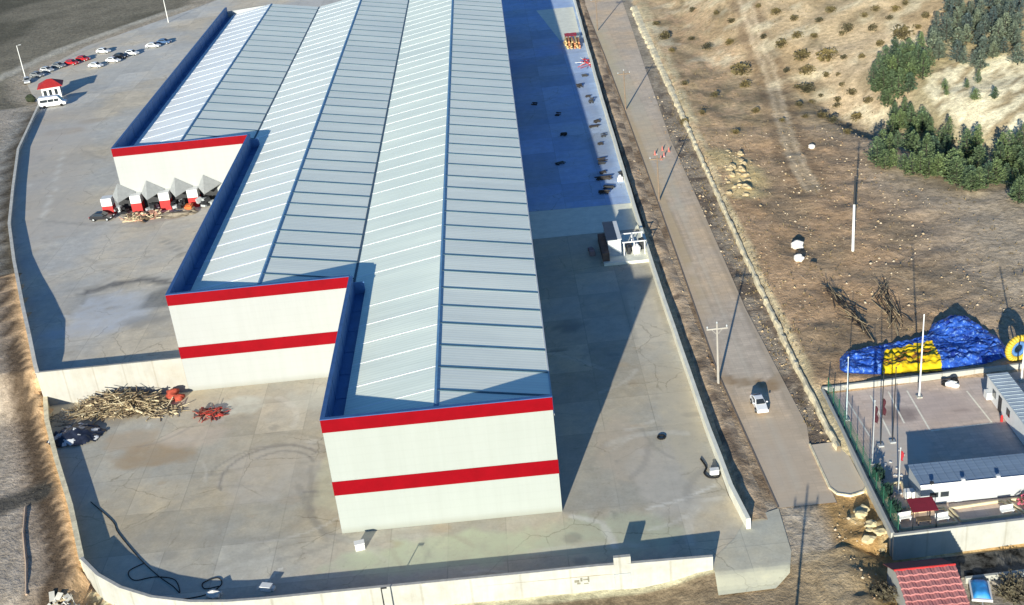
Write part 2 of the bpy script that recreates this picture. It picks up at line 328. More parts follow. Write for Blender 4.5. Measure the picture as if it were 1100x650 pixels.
m_wall=wallmat('white_panel',(.33,.34,.335),(.365,.375,.37)); m_wall1=wallmat('greenish_white_panel',(.32,.345,.325),(.355,.38,.362))
m_red=plain('red_panel',(.225,.001,.006),.55,.14,.5,spec=.08)
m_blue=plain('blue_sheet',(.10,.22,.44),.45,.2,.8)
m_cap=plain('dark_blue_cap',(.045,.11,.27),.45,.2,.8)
def roofmat(name,c,streak):
    m,nt,b=newmat(name)
    t=nt.nodes.new('ShaderNodeTexCoord'); mp=nt.nodes.new('ShaderNodeMapping'); mp.inputs['Scale'].default_value=(.09,2.6,.09)
    nt.links.new(t.outputs['Object'],mp.inputs['Vector'])
    n=noise(nt,1,5,.75,vec=mp.outputs[0]); n2=noise(nt,.06,6,.6)
    w=nt.nodes.new('ShaderNodeTexWave'); w.bands_direction='Y'; w.inputs['Scale'].default_value=.55; nt.links.new(t.outputs['Object'],w.inputs['Vector'])
    cc=mixc(nt,tuple(x*(1-streak) for x in c),tuple(min(1,x*(1+streak*.5)) for x in c),ramp(nt,n.outputs[0],.3,.7))
    cc=mixc(nt,cc,ramp(nt,n2.outputs[0],.3,.7,(.92,.94,.95),(1.06,1.06,1.04)),1,'MULTIPLY')
    cc=mixc(nt,cc,ramp(nt,w.outputs[0],.1,.5,(.93,.93,.94),(1,1,1)),1,'MULTIPLY')
    m3=nt.nodes.new('ShaderNodeMapping'); m3.inputs['Scale'].default_value=(.03,.33,.03); nt.links.new(t.outputs['Object'],m3.inputs['Vector'])
    cc=mixc(nt,cc,ramp(nt,noise(nt,1,3,.6,vec=m3.outputs[0]).outputs[0],.3,.7,(.90,.91,.93),(1.05,1.05,1.04)),1,'MULTIPLY')
    cc=mixc(nt,cc,ramp(nt,noise(nt,.4,7,.75).outputs[0],.6,.8,(1,1,1),(.86,.86,.85)),1,'MULTIPLY')
    nt.links.new(cc,b.inputs['Base Color']); b.inputs['Roughness'].default_value=.45; b.inputs['Specular IOR Level'].default_value=.3
    bump(nt,b,w.outputs[0],.12,.03)
    return m
m_roofAs=[roofmat('roof_sheet_greenish',(.92,.975,.82),.09),roofmat('roof_sheet_pale',(.95,.985,.85),.09),roofmat('roof_sheet_white',(.98,.99,.93),.08)]
m_roofB=roofmat('roof_sheet_grey',(1,1,.84),.07)
m_rib=plain('skylight_strip',(.97,.98,.98),.35,.06,.5)
m_rib_shade=plain('shaded_rib',(.07,.13,.17),.5,.2,.5)  # dark copy of the white ribs: their shadow is put into the colour
m_conc=concretemat('yard_concrete',6.2,(.53,.49,.41),.012,.15,7.5)
m_conc2=concretemat('upper_yard_concrete',8.0,(.60,.57,.52),.008,.11,9.0)
m_pad=plain('fresh_concrete',(.80,.80,.68),.85,.14,.6,bmp=.1)
m_paver=concretemat('road_pavers',1.1,(.66,.54,.42),.03,.09,.55)
m_soil=soilmat('soil')
m_wallw=plain('whitewashed_wall',(.41,.395,.36),.8,.12,.5,joint=('X',4),grime=(.30,.26,.19))
m_wallr=plain('wall_cream',(.43,.43,.395),.85,.16,.6,joint=('X',5),grime=(.27,.24,.19))
m_stone=plain('pale_stone',(.86,.74,.50),.95,.3,1.4,bmp=.6,grime=(.34,.26,.16))
m_rock=plain('rubble_stone',(.60,.50,.30),.95,.3,2,bmp=.5)
m_whiterock=plain('white_stone',(.78,.74,.68),.9,.15,1,bmp=.3)
m_dark=plain('dark_metal',(.03,.032,.036),.5,.3,2)
m_black=plain('black_rubber',(.012,.012,.013),.8,.3,2)
m_grey=plain('galvanised_metal',(.40,.42,.43),.5,.2,1.5)
m_ltgrey=plain('light_grey_sheet',(.50,.53,.55),.5,.15,.8)
m_white=plain('white_paint',(.72,.72,.70),.4,.08,1)
m_pole=plain('concrete_pole',(.36,.335,.30),.85,.15,1)
m_wood=plain('weathered_timber',(.42,.33,.20),.9,.4,1.6)
m_wood2=plain('dark_timber',(.16,.115,.075),.9,.4,1.6)
m_wood3=plain('pale_timber',(.62,.52,.34),.9,.3,1.6)
m_glass=glassy('window_glass')
m_redp=plain('red_paint',(.46,.03,.03),.5,.2,1)
m_orange=plain('orange_paint',(.72,.15,.03),.5,.2,1)

# ------------------------------------------------------------------ painted attribute helper
def segd(x,y,a,b):
    dx,dy=b[0]-a[0],b[1]-a[1]; L=dx*dx+dy*dy
    t=0 if L==0 else max(0,min(1,((x-a[0])*dx+(y-a[1])*dy)/L))
    return math.hypot(x-a[0]-t*dx,y-a[1]-t*dy)
def pld(x,y,pts): return min(segd(x,y,a,b) for a,b in zip(pts[:-1],pts[1:]))
def inpoly(x,y,poly):
    c=False
    for k in range(len(poly)):
        (x0,y0),(x1,y1)=poly[k],poly[k-1]
        if (y0>y)!=(y1>y) and x<(x1-x0)*(y-y0)/(y1-y0)+x0: c=not c
    return c
BB={}; KEEP=[]
def stroke_eval(x,y,strokes):
    c=(0,0,0); a=0
    for s in strokes:
        bb=BB.get(id(s))
        if bb is None:
            bb=(s[1]-1.8*s[3]-1,s[1]+1.8*s[3]+1,s[2]-1.8*s[4]-1,s[2]+1.8*s[4]+1) if s[0]=='e' else (min(p[0] for p in s[1])-2*s[2],max(p[0] for p in s[1])+2*s[2],min(p[1] for p in s[1])-2*s[2],max(p[1] for p in s[1])+2*s[2])
            BB[id(s)]=bb; KEEP.append(s)
        if x<bb[0] or x>bb[1] or y<bb[2] or y>bb[3]: continue
        if s[0]=='e':
            _,cx,cy,rx,ry,cc,al=s
            d=math.hypot((x-cx)/rx,(y-cy)/ry)+.7*fbm(x*.5,y*.5,3,21)
            k=al*(1-sst(.65,1.05,d))
        else:
            _,pts,wd,cc,al=s
            k=al*(1-sst(wd*.45,wd*.95,pld(x,y,pts)+wd*.5*fbm(x*.8,y*.8,2,22)))
        if k>0:
            n=a+k*(1-a); c=tuple((cc[i]*k+c[i]*a*(1-k))/n for i in range(3)); a=n
    return (*[v*1.25 for v in c],a)
def set_tint(me,fn):
    at=me.color_attributes.new('tint','FLOAT_COLOR','POINT')
    buf=[]
    for v in me.vertices: buf+=fn(v.co.x,v.co.y)
    at.data.foreach_set('color',buf)
def gridsheet(name,poly,step,zfn,mat,strokes,kind='structure'):
    """a flat sheet cut to a polygon, subdivided so its stains have detail"""
    bm=bmesh.new()
    xs=[p[0] for p in poly]; ys=[p[1] for p in poly]
    f=bm.faces.new([bm.verts.new((p[0],p[1],0)) for p in poly])
    def cuts(a,b,ax):
        k=math.ceil(a/step)
        while k*step<b:
            co=(k*step,0,0) if ax==0 else (0,k*step,0); no=(1,0,0) if ax==0 else (0,1,0)
            bmesh.ops.bisect_plane(bm,geom=bm.verts[:]+bm.edges[:]+bm.faces[:],plane_co=co,plane_no=no,dist=1e-4); k+=1
    cuts(min(xs),max(xs),0); cuts(min(ys),max(ys),1)
    bmesh.ops.recalc_face_normals(bm,faces=bm.faces)
    if sum(f.normal.z for f in bm.faces)<0: bmesh.ops.reverse_faces(bm,faces=bm.faces[:])
    for v in bm.verts: v.co.z=zfn(v.co.x,v.co.y)
    me=bpy.data.meshes.new(name); bm.to_mesh(me); bm.free(); me.materials.append(mat)
    if strokes is not None: set_tint(me,lambda x,y: stroke_eval(x,y,strokes))
    o=bpy.data.objects.new(name,me); col.objects.link(o); o['kind']=kind
    return o

# ------------------------------------------------------------------ ground
PALE=[(83.4,126.1),(91,129.4),(99.7,121),(92.2,100.6),(86.9,99),(84.1,107.4),(81.7,115.4)]
TRACK=[(68,240),(61.4,205),(60.2,192),(59.0,179.6),(57.6,166),(57.4,155),(56.0,143),(53.6,128),(51.0,109.8),(49.4,96),(48.8,83.5)]
FARPATH=[(-160,180),(-141,223),(-131,254),(-110,290),(-95,305),(-60,330)]
def mixt(a,b,k): return tuple(a[i]*(1-k)+b[i]*k for i in range(3))
def tcol(x,y):
    n=fbm(x*.06,y*.06,3,31)
    if x<20.5 or y<-10.8:
        lx=leftx(y); d=lx-x
        if y<fronty(x) and x>-51:
            dd=fronty(x)-y
            c=mixt((.66,.60,.40) if x<20 else (.36,.30,.22),(.30,.225,.14),sst(1.1,1.7,dd+.5*fbm(x*.4,y,2,3)))
            if x>20: c=mixt(c,(.40,.30,.18),sst(20,27,x))
            if x>26: c=mixt(c,(.36,.25,.12),sst(26,30,x))
            if x>33: c=mixt(c,(.33,.29,.24),sst(33,35,x))
        elif y>190 and x<-90:
            c=mixt((.215,.19,.14),(.12,.108,.078),sst(-.06,.14,fbm(x*.05,y*.025,3,12)))
        else:
            c=mixt((.62,.42,.245),(.115,.082,.055),sst(1.25,1.6,d+.3*fbm(x*.5,y*.3,2,3))) if y<75 else mixt((.10,.085,.065),(.36,.335,.29),sst(1.5,3.5,d+2*fbm(x*.3,y*.3,2,3)))
            c=mixt(c,(.36,.285,.215) if y<75 else (.36,.32,.265),sst(3.4,4.6,d+1.0*n))
            c=mixt(c,(.44,.375,.30),.75*sst(4.5,6.5,d+n)*(1-sst(11,14,d+2*n))); c=mixt(c,(.24,.19,.13),.55*sst(.02,.18,fbm(x*.12,y*.05,3,15))*sst(5,8,d))
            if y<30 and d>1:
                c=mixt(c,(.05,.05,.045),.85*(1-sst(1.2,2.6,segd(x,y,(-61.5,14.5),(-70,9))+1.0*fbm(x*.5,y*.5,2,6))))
        if x<-90 and y>170:
            k=1-sst(1.6,2.8,pld(x,y,FARPATH)+.6*fbm(x*.2,y*.2,2,3)); c=mixt(c,(.46,.42,.34),k)
            if y>186: c=mixt(c,(.42,.355,.27),.9*(1-sst(0,5,d-2+6*fbm(x*.1,y*.1,2,3))))
        return (*c,1)
    bx=bermx(y); e=x-bx
    if y<-1.5:
        c=mixt((.43,.355,.265),(.40,.25,.105),sst(25.5,28,x+3*n+1.5*fbm(x*.4,y*.25,3,62)))
        c=mixt(c,(.58,.47,.27),.7*sst(.05,.2,fbm(x*.5,y*.5,3,41))*sst(27,29,x))
        return (*c,1)
    if e<-9.0: return (.40,.30,.20,1) if fbm(x*.5,y*.3,2,3)>-.05 else (.24,.17,.11,1)
    if e<-.3:
        c=(.33,.27,.20) if fbm(x*.6,y*.4,2,3)>-.06 else (.18,.14,.105)
        return (*mixt(c,(.42,.37,.29),sst(120,200,y)*.6),1)
    pb=.8+2.6*sst(60,230,y); redk=sst(70,100,y)*(1-sst(10,24,e))
    c=mixt((.47,.31,.18),(.32,.22,.14),sst(8,34,e+8*n))
    c=mixt(c,(.47,.385,.28),sst(14,40,e+10*n)*.85); c=mixt(c,(.26,.20,.13),sst(.0,.12,fbm(x*.07,y*.09,3,44))*.55)
    hill=sst(105,135,y+(60-x)*.2)
    c=mixt(c,(.56,.425,.255),hill*(.75+.5*n))
    c=mixt(c,(.40,.29,.165),hill*.8*sst(-.05,.10,fbm(x*.1,y*.06,3,46)))
    c=mixt(c,(.17,.14,.085),hill*.6*sst(.06,.16,fbm(x*.22,y*.16,3,48)))
    c=mixt(c,(.62,.51,.31),1-sst(pb*.7,pb*1.2,e+.8*fbm(x*.3,y*.3,2,5)))
    c=mixt(c,(.60,.40,.235),redk*.6*sst(-.1,.15,fbm(x*.5,y*.35,4,58)))
    yb=pld(x,y,[(37,104),(39.5,95),(38,84)]); c=mixt(c,(.62,.48,.24),.85*(1-sst(1.5,4.5,yb+3*fbm(x*.4,y*.4,2,8))))
    td=pld(x,y,TRACK)
    c=mixt(c,(.24,.165,.10),.6*(1-sst(2.6,4.2,td+fbm(x*.3,y*.3,2,3)))); c=mixt(c,(.60,.47,.31),.75*(1-sst(.3,.75,abs(td-.95)+.6*fbm(x*.35,y*.35,3,3))))
    c=mixt(c,(.46,.36,.235),.5*(1-sst(.4,.8,td)))
    d=(x-62)*.873+(y-108)*.488
    if d>-1 and y>60:
        fo=sst(2,7,d)*(1-sst(-4,3,(y-100)-(x-62)*1.4))          # wooded bank just over the edge
        c=mixt(c,(.34,.30,.17),fo*.6)
        if inpoly(x,y,PALE) or min(segd(x,y,PALE[k],PALE[k-1]) for k in range(len(PALE)))<1.2+2*fbm(x*.4,y*.4,2,7):
            c=mixt((.66,.59,.41),(.34,.27,.165),sst(.0,.13,fbm((x*.8+y*.5)*.35,(x*.5-y*.8)*1.3,3,51)))
        c=mixt(c,(.66,.58,.40),.6*sst(.06,.2,fbm(x*.2,y*.2,3,52))*sst(8,14,d))
    return (*c,1)
def axis(segs):
    out=[]
    for a,b,s in segs:
        x=a
        while x<b-1e-6: out.append(x); x+=s
    out.append(segs[-1][1]); return out
gx=axis([(-2600,-400,440),(-400,-200,40),(-200,-75,2.4),(-75,-46,.9),(-46,8,2.2),(8,20,.8),(20,62,.8),(62,116,1.4),(116,150,4),(150,400,50),(400,2600,440)])
gy=axis([(-1500,-120,230),(-120,-32,11),(-32,-14,1.2),(-14,-6,.5),(-6,40,.9),(40,130,1.2),(130,250,2.2),(250,345,4),(345,600,50),(600,4000,425)])
nx,ny=len(gx),len(gy)
me=bpy.data.meshes.new('ground')
me.from_pydata([(x,y,terr(x,y) if (-300<x<300 and -100<y<500) else max(-.1,min(40,terr(max(-300,min(300,x)),max(-100,min(500,y)))))) for y in gy for x in gx],[],
   [(j*nx+i,j*nx+i+1,(j+1)*nx+i+1,(j+1)*nx+i) for j in range(ny-1) for i in range(nx-1)])
me.materials.append(m_soil); set_tint(me,lambda x,y:(*[v*SOILK for v in tcol(x,y)[:3]],1)); me.polygons.foreach_set('use_smooth',[True]*len(me.polygons))
go=bpy.data.objects.new('ground',me); col.objects.link(go); go['kind']='structure'

dk=(.16,.15,.14); lt=(.66,.63,.56); br=(.33,.23,.13); wet=(.20,.19,.18)
def arc(cx,cy,r,a0,a1,n=14): return [(cx+r*math.cos(math.radians(a0+(a1-a0)*k/n)),cy+r*math.sin(math.radians(a0+(a1-a0)*k/n))) for k in range(n+1)]
LOW=[(-51.8,-1.5),(-46.2,-7),(-38.3,-10.2),(-31.1,-10.8),(13.8,-11.4),(19.0,-6.5),(18.0,0),(18.0,36),(-68,36),(-65.3,29.5),(-56.3,9.4)]
def wear(n,box,seed):
    q=random.Random(seed); out=[]
    for k in range(n):
        x=q.uniform(*box[0]); y=q.uniform(*box[1]); a=q.choice([0,1.57,.4,1.2,2.2])+q.gauss(0,.25); L=q.uniform(3,13); cv=q.uniform(-.06,.06); pts=[]
        for i in range(6):
            pts.append((x,y)); x+=math.cos(a)*L/5; y+=math.sin(a)*L/5; a+=cv*L/2
        c=q.choice([dk,dk,lt,(.30,.25,.19)]); out.append(('l',pts,q.uniform(.3,.7),c,q.uniform(.12,.3)))
        if k%2==0: out.append(('e',q.uniform(*box[0]),q.uniform(*box[1]),q.uniform(.4,1.6),q.uniform(.3,1.1),q.choice([dk,dk,br,lt]),q.uniform(.2,.5)))
    return out
gridsheet('lower_yard',LOW,.36,lambda x,y:0,m_conc,[
 ('e',-49.5,20,6,3.4,br,.75),('e',-53,24,4,3,(.38,.28,.18),.6),('e',-45,23.5,5,3,(.50,.42,.34),.6),
 ('e',-33,14,7.5,7.5,(.46,.43,.40),.35),
 ('l',arc(-33.5,13,6.2,40,200),.36,dk,.6),('l',arc(-33,13.5,4.4,20,130),.34,dk,.5),('l',arc(-34,12,7.6,70,170),.32,dk,.4),('l',arc(-27,13,4.2,10,120),.34,dk,.5),('l',arc(-30,16,3,-20,90),.3,dk,.4),('l',[(-29,8.6),(-24.6,8.2)],.34,dk,.5),
 ('l',[(-30,10),(-27.5,3),(-25.5,0),(-23,-1.5)],.7,dk,.32),('l',[(-29,14),(-27.9,4),(-25.5,-1)],.5,dk,.3),
 ('l',[(-37,-4),(-30,2),(-25,9)],.7,dk,.2),('l',[(-47,3),(-38,1),(-31,0)],.9,dk,.16),
 ('e',-25.8,12,2.6,9,(.54,.50,.34),.55),('e',-12,-5,14,3.5,(.44,.48,.32),.8),('e',4,-5,9,4.5,(.42,.44,.31),.7),
 ('l',[(1,-1),(4,-2.6),(5,-7)],.6,lt,.5),('l',[(-30,-5),(-32,-8)],.35,lt,.6),
 ('e',8,10,4,9,(.46,.38,.29),.6),('e',12,4,5,8,(.46,.42,.36),.6),('e',15.4,16,2.4,18,(.47,.41,.30),.7),('l',[(9,-1),(13,0),(17,2)],.3,lt,.6),
 ('e',-40,30,4,3,(.53,.54,.47),.6),('e',-30,30,5,4,(.50,.50,.43),.5),('e',-58,31,6,3,(.25,.2,.14),.5),('e',-58,33.5,7,1.5,(.15,.12,.09),.5)]+wear(30,((-52,-20),(-7,32)),1)+wear(16,((-20,17),(-9,0)),2)+wear(16,((3,17),(0,36)),3))
FARS=[(0,87.3),(18.2,86.6),(18.5,96),(19.7,163),(21.5,250),(21.5,330),(0,330)]
SIDE=[(0,36),(18,36),(18.0,59),(18.2,86.6),(0,87.3)]
gridsheet('side_yard',FARS,1.2,lambda x,y:0,concretemat('shade_blue_concrete',7.0,(.40,.53,.78),.010,.16,9.0),[('e',15.5,112,2,14,dk,.35),('e',14,102,1.6,2,dk,.5),('e',16.4,150,1.4,20,(.3,.3,.3),.3)])  # concrete tinted with the blue of the warehouse's shade
gridsheet('side_yard',SIDE,1.2,lambda x,y:0,m_conc,[
 ('e',15,44,2.8,14,(.57,.50,.38),.6),('e',9,120,10,34,(.50,.53,.58),.5),('e',9,180,10,40,(.50,.53,.56),.5),('e',4,43,2.2,1.6,dk,.6),('e',2,36,1,.6,dk,.7),
 ('l',[(15,112),(17,125),(17,140)],.8,dk,.4),('e',14,102,1.6,2,dk,.5)])
UP=[(-68,36),(-24.1,36),(-24.1,217.1),(-.1,217.1),(-.1,330),(-80,330),(-100,294),(-124,255),(-132,222),(-121,197),(-117.2,189.2),(-108.9,149.4),(-100.6,122.1),(-93.4,99.2),(-85.8,79.7),(-76.7,57.7),(-72.2,47.1)]
gridsheet('upper_yard',UP,1.1,yard_z,m_conc2,[
 ('e',-103,163,5.5,3.5,br,.6),('e',-99,170,4,3,br,.5),('e',-112,178,5,8,(.45,.37,.28),.5),('e',-104,150,4,16,(.46,.41,.36),.5),
 ('e',-63,56,7,8,(.48,.50,.53),.75),('l',[(-69.5,64),(-66,66.4),(-61,67.4),(-56.7,65),(-53,64)],1.3,(.10,.10,.10),.85),('e',-56,59.5,4.2,4.5,(.13,.13,.125),.8),('e',-64,57,5,4,(.42,.43,.44),.6),('e',-57,51,4,2.2,wet,.55),('e',-66,50,6,3,(.43,.44,.46),.6),
 ('l',[(-108,176),(-99,142),(-92,116),(-85,97)],11,(.45,.395,.33),.6),('l',[(-92,121.5),(-90,110),(-88.3,101)],.6,lt,.5),('l',[(-98,146),(-93,124)],.5,lt,.4),
 ('l',[(-88,101),(-80,97),(-66,92)],.6,dk,.3),('l',[(-62,84),(-58,79),(-57,76)],.5,dk,.5),('l',[(-75,80),(-70,76)],.4,dk,.3),
 ('e',-66,95.5,6,2.5,(.30,.22,.17),.6),('e',-108,230,14,18,(.45,.43,.38),.4)]+wear(34,((-90,-50),(44,98)),4)+wear(14,((-110,-80),(100,200)),5))
o=MB(); o.sheet([(.4,75.1),(18.0,75.1),(18.2,86.5),(.4,87.2)],.006); o=o.build('concrete_pad',m_pad); o['kind']='structure'
o=MB(); o.sheet([(14.2,203),(19.6,203),(20.6,240),(10,240)],.006); o=o.build('concrete_pad',m_pad); o['kind']='structure'
ROAD=[(22.7,-3.2),(28.9,-3.2),(28.9,8),(29.6,12),(28.9,43),(29.4,78),(29.8,117),(31.6,165),(34.0,219),(37,300),(24,300),(23.8,183),(23,108),(22.4,64),(21.8,26)]
gridsheet('road',ROAD,.8,lambda x,y:.012,m_paver,[
 ('l',[(22,24.5),(25,23),(27.5,21.8)],1.5,(.26,.17,.09),.95),('l',[(27.5,21.5),(29.8,23.5)],1.7,(.30,.20,.11),.95),
 ('e',25.5,6,3.6,11,(.47,.37,.265),.75),('l',[(23,-3.6),(26,-3.2),(29,-3.8)],2.6,(.44,.36,.27),.9),('l',[(22.3,0),(22.2,30),(22.8,80)],.9,(.42,.31,.2),.6),('l',[(29,10),(29.2,50),(29.6,90),(30.6,140)],1.1,(.38,.30,.21),.7),('e',26,150,2,80,(.43,.40,.30),.4),('e',23.6,100,.9,70,(.44,.33,.19),.75),('e',24.6,180,1.2,50,(.46,.40,.24),.5),
 ('l',[(26.6,110),(25.8,70),(25.3,30),(25.6,0)],.7,(.50,.45,.36),.35),('l',[(24.3,60),(23.9,30),(24,0)],.6,(.49,.42,.33),.3)])
o=MB()
for a,b in zip([(22.7,-3.2),(21.8,26),(22.4,64),(23,108),(23.8,183)],[(21.8,26),(22.4,64),(23,108),(23.8,183),(24,300)]): o.wall([(a[0],a[1],-.1,.09),(b[0],b[1],-.1,.09)],.16)
tag(o.build('road_kerb',plain('kerb_stone',(.22,.17,.13),.9,.3,2)),'low dark kerb running along the left edge of the grey paved road','kerb')
gridsheet('pavement',[(28.95,7.8),(32.5,8.0),(32.55,-1.2),(32.0,-1.8),(30.6,-2.2),(29.4,-1.7),(28.9,-.6)],.6,lambda x,y:.10,m_paver,[('e',31,3,4,8,(.50,.43,.33),.9)])
o=MB(); o.wall([(28.9,8,-.1,.17),(28.82,-.6,-.1,.17),(29.35,-1.8,-.1,.17),(30.6,-2.35,-.1,.17),(32.1,-1.9,-.1,.17),(32.6,-1.2,-.1,.17)],.2)
tag(o.build('kerb',m_stone),'pale rounded kerb around the small pavement beside the compound wall','kerb')
AP=[(22.7,-3.25),(18.9,-4.6),(17.2,-7.5),(14.35,-10.6),(14.0,-15.6),(19.6,-15.4),(21.4,-13.6),(22.3,-10.5)]
gridsheet('gate_apron',AP,.5,lambda x,y:.03-.32*sst(12.3,15.6,-y),concretemat('apron_concrete',9,(.54,.53,.46),.006,.05),[('l',[(15,-11.3),(18,-12.8),(22.2,-12)],3.2,(.62,.60,.46),.0),('l',[(13,-14.6),(21,-14.2)],2.4,(.64,.60,.42),.95)])
# ------------------------------------------------------------------ warehouse
Hp,Hr,He=14.45,14.25,12.15
wh=thing('warehouse','huge white warehouse with red stripes, blue parapets and a stepped front of three gables','warehouse',(0,0,0))
MOD=[(-24,0,0,0),(-48,-24,35.4,0),(-72.7,-48,101.8,1.5)]           # x0,x1,front y,lowest ground
END=217.0
for k,(x0,x1,y0,zb) in enumerate(MOD):
    b=MB(); b.box(x0,x1,y0,y0+.3,0,Hp); b.build('front_wall',m_wall1 if k==0 else m_wall,wh)
    yn=MOD[k+1][2] if k<2 else END
    b=MB(); b.box(x0,x0+.3,y0+.302,yn-.002,0,Hp); b.build('side_wall',m_wall,wh)
    b=MB(); b.box(x0-.05,x1+(.05 if k==0 else -.01),y0-.05,y0-.004,12.9,Hp-.02)
    b.build('red_stripe',m_red,wh)
    b=MB(); b.box(x0-.05,x1+(.05 if k==0 else -.01),y0-.05,y0-.004,5.0,6.75); 
    if k<2: b.build('red_stripe',m_red,wh)
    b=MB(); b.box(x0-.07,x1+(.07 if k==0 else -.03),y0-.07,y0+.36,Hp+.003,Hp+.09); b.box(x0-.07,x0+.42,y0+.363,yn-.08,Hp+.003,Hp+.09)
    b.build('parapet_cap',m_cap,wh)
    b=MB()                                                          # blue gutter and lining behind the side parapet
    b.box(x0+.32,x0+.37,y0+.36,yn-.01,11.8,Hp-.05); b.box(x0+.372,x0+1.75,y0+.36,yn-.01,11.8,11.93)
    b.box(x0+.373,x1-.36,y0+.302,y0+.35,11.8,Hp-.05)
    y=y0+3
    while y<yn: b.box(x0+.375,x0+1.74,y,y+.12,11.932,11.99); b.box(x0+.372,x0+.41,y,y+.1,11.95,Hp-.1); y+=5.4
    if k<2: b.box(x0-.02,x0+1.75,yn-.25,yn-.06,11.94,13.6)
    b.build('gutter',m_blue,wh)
    for yy in range(int(y0)+6,int(yn)-2,12):
        b=MB(); b.box(x0-.2,x0-.05,yy,yy+.3,Hp-.6,Hp-.3); b.build('overflow_spout',m_cap,wh)
b=MB(); b.box(-.3,0,.303,END-.3,0,11.95); b.build('side_wall',m_wall,wh)
b=MB(); b.prof([(-72.7,0),(0,0),(0,11.9),(-12,14.1),(-24,11.9),(-36,14.1),(-48,11.9),(-60,14.1),(-72.7,13.4)],END-.298,END); b.build('back_wall',m_wall,wh)
def slope(bx0,zx0,bx1,zx1,ya,yb,mat,ribm,first,pitch,rw,rh):
    m=MB()
    m.add([(bx0,ya,zx0),(bx1,ya,zx1),(bx1,yb,zx1),(bx0,yb,zx0),(bx0,ya,zx0-.12),(bx1,ya,zx1-.12),(bx1,yb,zx1-.12),(bx0,yb,zx0-.12)],[(0,1,2,3),(7,6,5,4),(4,5,1,0),(5,6,2,1),(6,7,3,2),(7,4,0,3)])
    y=first; q=random.Random(int(first*10+bx0))
    while y<yb-.6:
        if y>ya+.2:
            ww=rw*q.uniform(.85,1.15); yy=y+q.uniform(-.35,.35)
            m.add([(bx0,yy,zx0+.003),(bx1,yy,zx1+.003),(bx1,yy+ww,zx1+.003),(bx0,yy+ww,zx0+.003),(bx0,yy,zx0+rh),(bx1,yy,zx1+rh),(bx1,yy+ww,zx1+rh),(bx0,yy+ww,zx0+rh)],
              [(4,5,6,7),(0,1,5,4),(1,2,6,5),(2,3,7,6),(3,0,4,7)],1)
        y+=pitch
    return m.build('roof',[mat,ribm],wh)
for k,(x0,x1,y0,zb) in enumerate(MOD):
    yn=MOD[k+1][2] if k<2 else END; xr=(x0+x1)/2; g=x0+1.76
    zg=He+(Hr-He)*(g-x0)/(xr-x0)
    rw=[.10,.40,.85][k]
    slope(g,zg,xr,Hr,y0+.36,yn,m_roofAs[k],m_rib,y0+4.4,5.1,rw,.028)
    if k<2: slope(x0+.01,He,xr,Hr,yn+.002,END-.31,m_roofAs[k],m_rib,y0+4.4+5.1*math.ceil((yn-y0-4.4)/5.1),5.1,rw,.028)
    slope(xr,Hr,x1-.01,He,y0+.36,END-.31,m_roofB,m_rib_shade,y0+4.1,5.1,.25,.095)
    b=MB(); b.prof([(xr-.28,Hr-.02),(xr,Hr+.10),(xr+.28,Hr-.02)],y0+.4,END-.2); b.build('ridge_cap',plain('ridge_blue',(.10,.22,.38),.5,.2,1),wh)
    if k>0: 
        b=MB(); b.box(x1-.16,x1+.16,MOD[k][2]+.4,END-.32,He+.02,He+.08); b.build('valley_gutter',plain('valley_dark',(.07,.11,.15),.6,.2,1),wh)
b=MB(); b.box(-.02,.14,.36,END,11.98,12.2); b.build('eave_gutter',m_ltgrey,wh)
# loading bays under the far gable
YB=101.5
PX=[-75.4,-70.1,-64.9,-59.7]
m_canopyL=plain('awning_grey',(.30,.31,.31),.7,.15,1.5)
for i,px in enumerate(PX):
    zb=yard_z(px,YB)-.05
    y1=YB+.2 if px>-72 else YB+.2
    b=MB(); b.box(px-.95,px+.95,YB-1.6,y1,zb+1.95,zb+3.4); b.build('dock_pillar',m_white,wh)
    b=MB(); b.box(px-.96,px+.96,YB-1.61,y1+.005,zb,zb+1.945); b.build('dock_pillar_base',m_redp,wh)
    zt=zb+3.35
    b=MB(); P0=(px+.97,YB-.3,zt); P1=(px+2.2,YB+.24,zt+2.1); P2=(px+5.2,YB+.2,zt+.2); P3=(px+2.5,YB-2.9,zt-.5)
    dn=lambda p:(p[0],p[1],p[2]-.06)
    b.add([P0,P1,P2,P3,dn(P0),dn(P1),dn(P2),dn(P3)],[(0,3,1),(1,3,2),(4,5,7),(5,6,7),(0,4,7,3),(3,7,6,2)]); b.build('bay_awning',m_canopyL,wh)
    if px+1<-53:
        b=MB(); b.box(px+1.6 if i==0 else px+1.0,px+4.2,YB+.18,YB+.285,zb+.1,zt-.1); b.build('bay_door',m_dark,wh)

# ------------------------------------------------------------------ yard walls
b=MB(); fz=lambda x:-2.4 if x<4 else -1.4
pts=[(-51.8,-1.5,-1.5,1.3),(-49.2,-4.6,-2.3,1.25),(-46.2,-7.0,-2.5,1.15),(-42.5,-9.0,-2.5,1.1),(-38.3,-10.2,-2.5,1.0),(-34.5,-10.75,-2.5,1.0),(-31.1,-10.9,-2.5,1.0),(-19.8,-10.9,-2.4,1.0),(-4.8,-10.95,-2.4,1.0),(2.6,-11.0,-2.3,1.05),(14.2,-11.7,-1.6,1.35)]
b.wall(pts,.28)
fwl=thing('perimeter_wall','long low white wall closing the front of the yard along the bottom of the picture','wall')
b.build('wall',m_wallr,fwl)
b=MB(); b.wall([(p[0],p[1],p[3]+.002,p[3]+.07) for p in pts],.36); b.build('coping',plain('coping_grey',(.42,.41,.38),.9,.2,2),fwl)
b=MB(); b.box(4.4,6.1,-11.34,-10.95,-2.0,2.05); b.build('wall_panel',m_wallr,fwl)
b=MB()
for q in ((4.35,-11.37,.06,.9),(5.95,-11.37,.06,.9)): b.box(q[0],q[0]+.07,q[1]-.03,q[1]+.02,-1.3,-.05)
